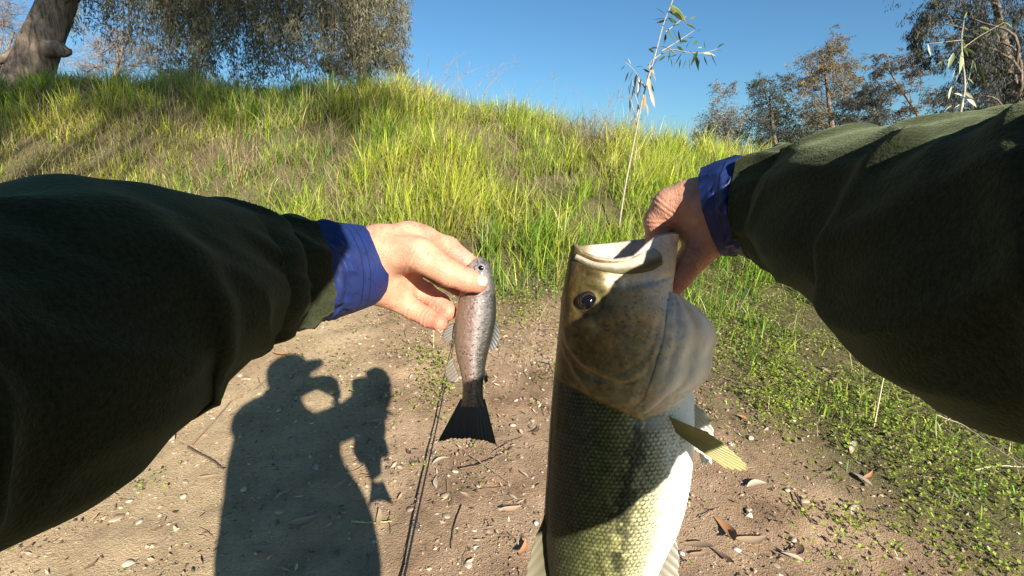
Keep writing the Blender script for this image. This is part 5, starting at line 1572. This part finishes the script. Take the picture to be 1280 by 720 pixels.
        Vm = fish_pos(pp[..., 0], pp[..., 1], sd_ * wv, D0)
        rid = (.5 + .5 * np.sin(g * 5.5 * np.pi + kk * 1.5))[..., None]
        cmx = np.array([.84, .68, .50]) * (1 - rid) + np.array([.93, .80, .64]) * rid
        if sd_ == 1:
            sel = (py > 355) & (py < 520) & (px > 770) & (F['w'] > 0)
            sp_, sq_, sc_ = px[sel][::4], py[sel][::4], col[sel][::4]
            ii = np.array([np.argmin((sp_ - u) ** 2 + (sq_ - v_) ** 2) for u, v_ in pp.reshape(-1, 2)])
            sampled = sc_[ii].reshape(pp.shape[0], pp.shape[1], 3)
        inn = sstep(.60, .05, g)[None, :, None]; cmx = cmx * (1 - inn) + sampled * inn
        cmx = cmx * (1 + .15 * fbm(pp[..., 0] * .1, pp[..., 1] * .06, 0, 74, 2))[..., None]
        o = mobj('gill_membrane', Vm.reshape(-1, 3), grid_quads(60, 40), mat=M_bass, parent=root, col=cmx.reshape(-1, 3))
        mo = o.modifiers.new('thickness', 'SOLIDIFY'); mo.thickness = .0014
    fish_eye(729, 376, 12.5, F, root, (.016, .012, .008), (.045, .032, .014), .42)
    fish_eye(729, 376, 12.5, F, root, (.016, .012, .008), (.045, .032, .014), .42, -1)
    Y0, Y1 = (.34, .28, .10), (.55, .48, .20)
    for sd_ in (1, -1):
        w0 = surf_w(F, 824, 515)
        fin('pectoral_fin', [(814, 505), (818, 512), (823, 519), (828, 526)], [(857, 520), (884, 540), (902, 561), (878, 560)], sd_ * (w0 - .001), sd_ * (w0 + .014), D0, root, Y0, Y1, 11, .0008, 20, 80, .04, bow=sd_ * .004)
        fin('pelvic_fin', [(856, 498), (859, 510), (861, 522), (862, 534)], [(872, 508), (886, 540), (884, 570), (870, 578)], sd_ * .010, sd_ * .016, D0, root, (.66, .62, .50), (.72, .68, .58), 8, .0010, 14, 64, .14)
    fin('dorsal_fin', [(689, 612), (686, 650), (690, 700), (696, 745), (704, 778)], [(683, 640), (662, 690), (652, 735), (668, 775), (692, 800)], 0, .002, D0, root, (.16, .14, .07), (.34, .30, .20), 11, .0012, 14, 90, .16)
    fin('anal_fin', [(840, 664), (826, 695), (812, 725), (803, 748)], [(846, 676), (849, 715), (840, 752), (812, 770)], 0, .002, D0, root, (.30, .27, .20), (.46, .42, .34), 11, .0010, 14, 80, .10)
    fin('tail_fin', [(722, 858), (740, 866), (762, 866), (781, 858)], [(690, 965), (735, 945), (772, 945), (815, 960)], 0, .004, D0, root, (.08, .08, .04), (.18, .17, .10), 16, .0010, 18, 90, .06)
build_bass()

def build_trout():
    D0 = .470
    Lp = [(597, 322), (588, 328), (582, 339), (578, 354), (573, 376), (569, 398), (568, 420), (570, 442), (575, 462), (578, 480), (578, 496), (575, 508)]
    Rp = [(601, 321), (609, 326), (614, 337), (618, 354), (620, 376), (620, 398), (616, 420), (610, 442), (606, 462), (604, 480), (604, 496), (607, 508)]
    T = [.0015, .006, .009, .0112, .0128, .0132, .0125, .0108, .0082, .0060, .0045, .0030]
    def disp(px, py, q_):
        d = .0012 * sstep(3, -3, py - np.interp(px, [570, 585, 600, 620], [366, 372, 370, 360]))
        return d + .0003 * fbm(px * .2, py * .2, 0, 81, 2)
    F = fish_loft(Lp, Rp, T, D0, 330, 190, None, .9, disp)
    px, py, q_, th = F['px'], F['py'], F['q'], F['th']
    nz = fbm(px * .09, py * .09, 0, 82, 3)
    col = lerp_stops(q_ + .05 * nz, [(0, (.23, .185, .135)), (.22, (.22, .165, .12)), (.42, (.235, .155, .13)), (.56, (.31, .27, .25)), (.66, (.19, .185, .17)), (.76, (.070, .072, .062)), (1, (.022, .024, .020))])
    painted_sheen = np.exp(-((q_ - .58) / .07) ** 2)[..., None]  # highlight stripe painted into the flank colour
    col = col * (1 - .5 * painted_sheen) + np.array([.40, .385, .37]) * .5 * painted_sheen
    hgt, rnd = scales(F, 1.9, 110)
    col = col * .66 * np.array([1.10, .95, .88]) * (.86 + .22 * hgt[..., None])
    F['w'] = F['w'] + np.sign(np.sin(th)) * np.abs(np.sin(th)) ** .5 * .00018 * hgt
    head = sstep(372, 360, py)[..., None]
    hc_ = lerp_stops(q_, [(0, (.24, .19, .165)), (.5, (.19, .15, .135)), (.8, (.11, .095, .085)), (1, (.06, .055, .05))]) * (1 + .4 * nz[..., None])
    col = col * (1 - head) + hc_ * head
    rs = np.random.default_rng(5)
    for sd_ in (1, -1):
        for _ in range(420):
            t = rs.uniform(.08, 1); qc = np.clip(rs.beta(2.2, 1.1), .08, 1); r = rs.uniform(.5, 1.2)
            i = int(t * (F['n'] - 1)); j = int((np.arccos(1 - 2 * qc) / (2 * np.pi)) * F['m']) % F['m']
            if sd_ < 0: j = (F['m'] - j) % F['m']
            i0, i1 = max(0, i - 8), min(F['n'], i + 9)
            jj = np.arange(j - 14, j + 15) % F['m']
            sub = np.ix_(np.arange(i0, i1), jj)
            W_ = (F['w'][sub] - F['w'][i, j]) / D0 * FPX
            dd = np.sqrt((px[sub] - px[i, j]) ** 2 + (py[sub] - py[i, j]) ** 2 + W_ ** 2)
            k = sstep(r + .4, r - .4, dd)[..., None] * .88
            col[sub] = col[sub] * (1 - k) + np.array([.018, .018, .018]) * k
    V = fish_pos(px, py, F['w'], D0)
    root = empty('rainbow_trout', P(595, 345, D0), 'small spotted silver pink trout pinched behind its head by left hand', 'fish')
    n, m = F['n'], F['m']
    ends = np.stack([V[0].mean(0), V[-1].mean(0)])
    i0 = np.arange(m); l0 = (n - 1) * m + i0
    tr = np.concatenate([np.stack([np.roll(i0, -1), i0, np.full(m, n * m)], -1), np.stack([l0, np.roll(l0, -1), np.full(m, n * m + 1)], -1)])
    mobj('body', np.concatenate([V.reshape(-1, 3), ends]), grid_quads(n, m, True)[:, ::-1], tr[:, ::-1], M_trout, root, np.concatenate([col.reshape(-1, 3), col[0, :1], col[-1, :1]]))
    fish_eye(602, 335.5, 5.0, F, root, (.30, .27, .24), (.36, .32, .28), .35)
    fish_eye(602, 335.5, 5.0, F, root, (.30, .27, .24), (.36, .32, .28), .35, -1)
    pale = (.17, .145, .115)
    fin('tail_fin', [(576, 498), (584, 504), (597, 504), (606, 498)], [(547, 552), (570, 548), (598, 549), (621, 556)], 0, .003, D0, root, (.10, .10, .095), (.030, .030, .030), 14, .0006, 20, 90, .05)
    for sd_ in (1, -1):
        fin('pelvic_fin', [(568, 404), (567, 410), (566, 418), (566, 424)], [(562, 407), (555, 416), (555, 425), (561, 427)], sd_ * .004, sd_ * .006, D0, root, pale, (.21, .185, .15), 7, .0005, 10, 50, .08, thick=.0004)
    fin('anal_fin', [(566, 446), (568, 456), (572, 466), (575, 476)], [(560, 453), (556, 465), (560, 475), (571, 478)], 0, .002, D0, root, (.19, .15, .11), (.23, .185, .14), 8, .0005, 10, 50, .08, thick=.0004)
    fin('dorsal_fin', [(619, 398), (617, 410), (614, 422), (611, 434)], [(622, 404), (624, 420), (621, 434), (613, 438)], 0, .001, D0, root, (.12, .12, .11), (.20, .195, .18), 8, .0005, 10, 50, .08, thick=.0004)
    fin('adipose_fin', [(606, 462), (605, 468), (605, 473)], [(609, 470), (610, 476), (607, 479)], 0, .0, D0, root, (.08, .08, .07), (.10, .10, .09), 2, .0003, 6, 20, .02, thick=.0008)
build_trout()
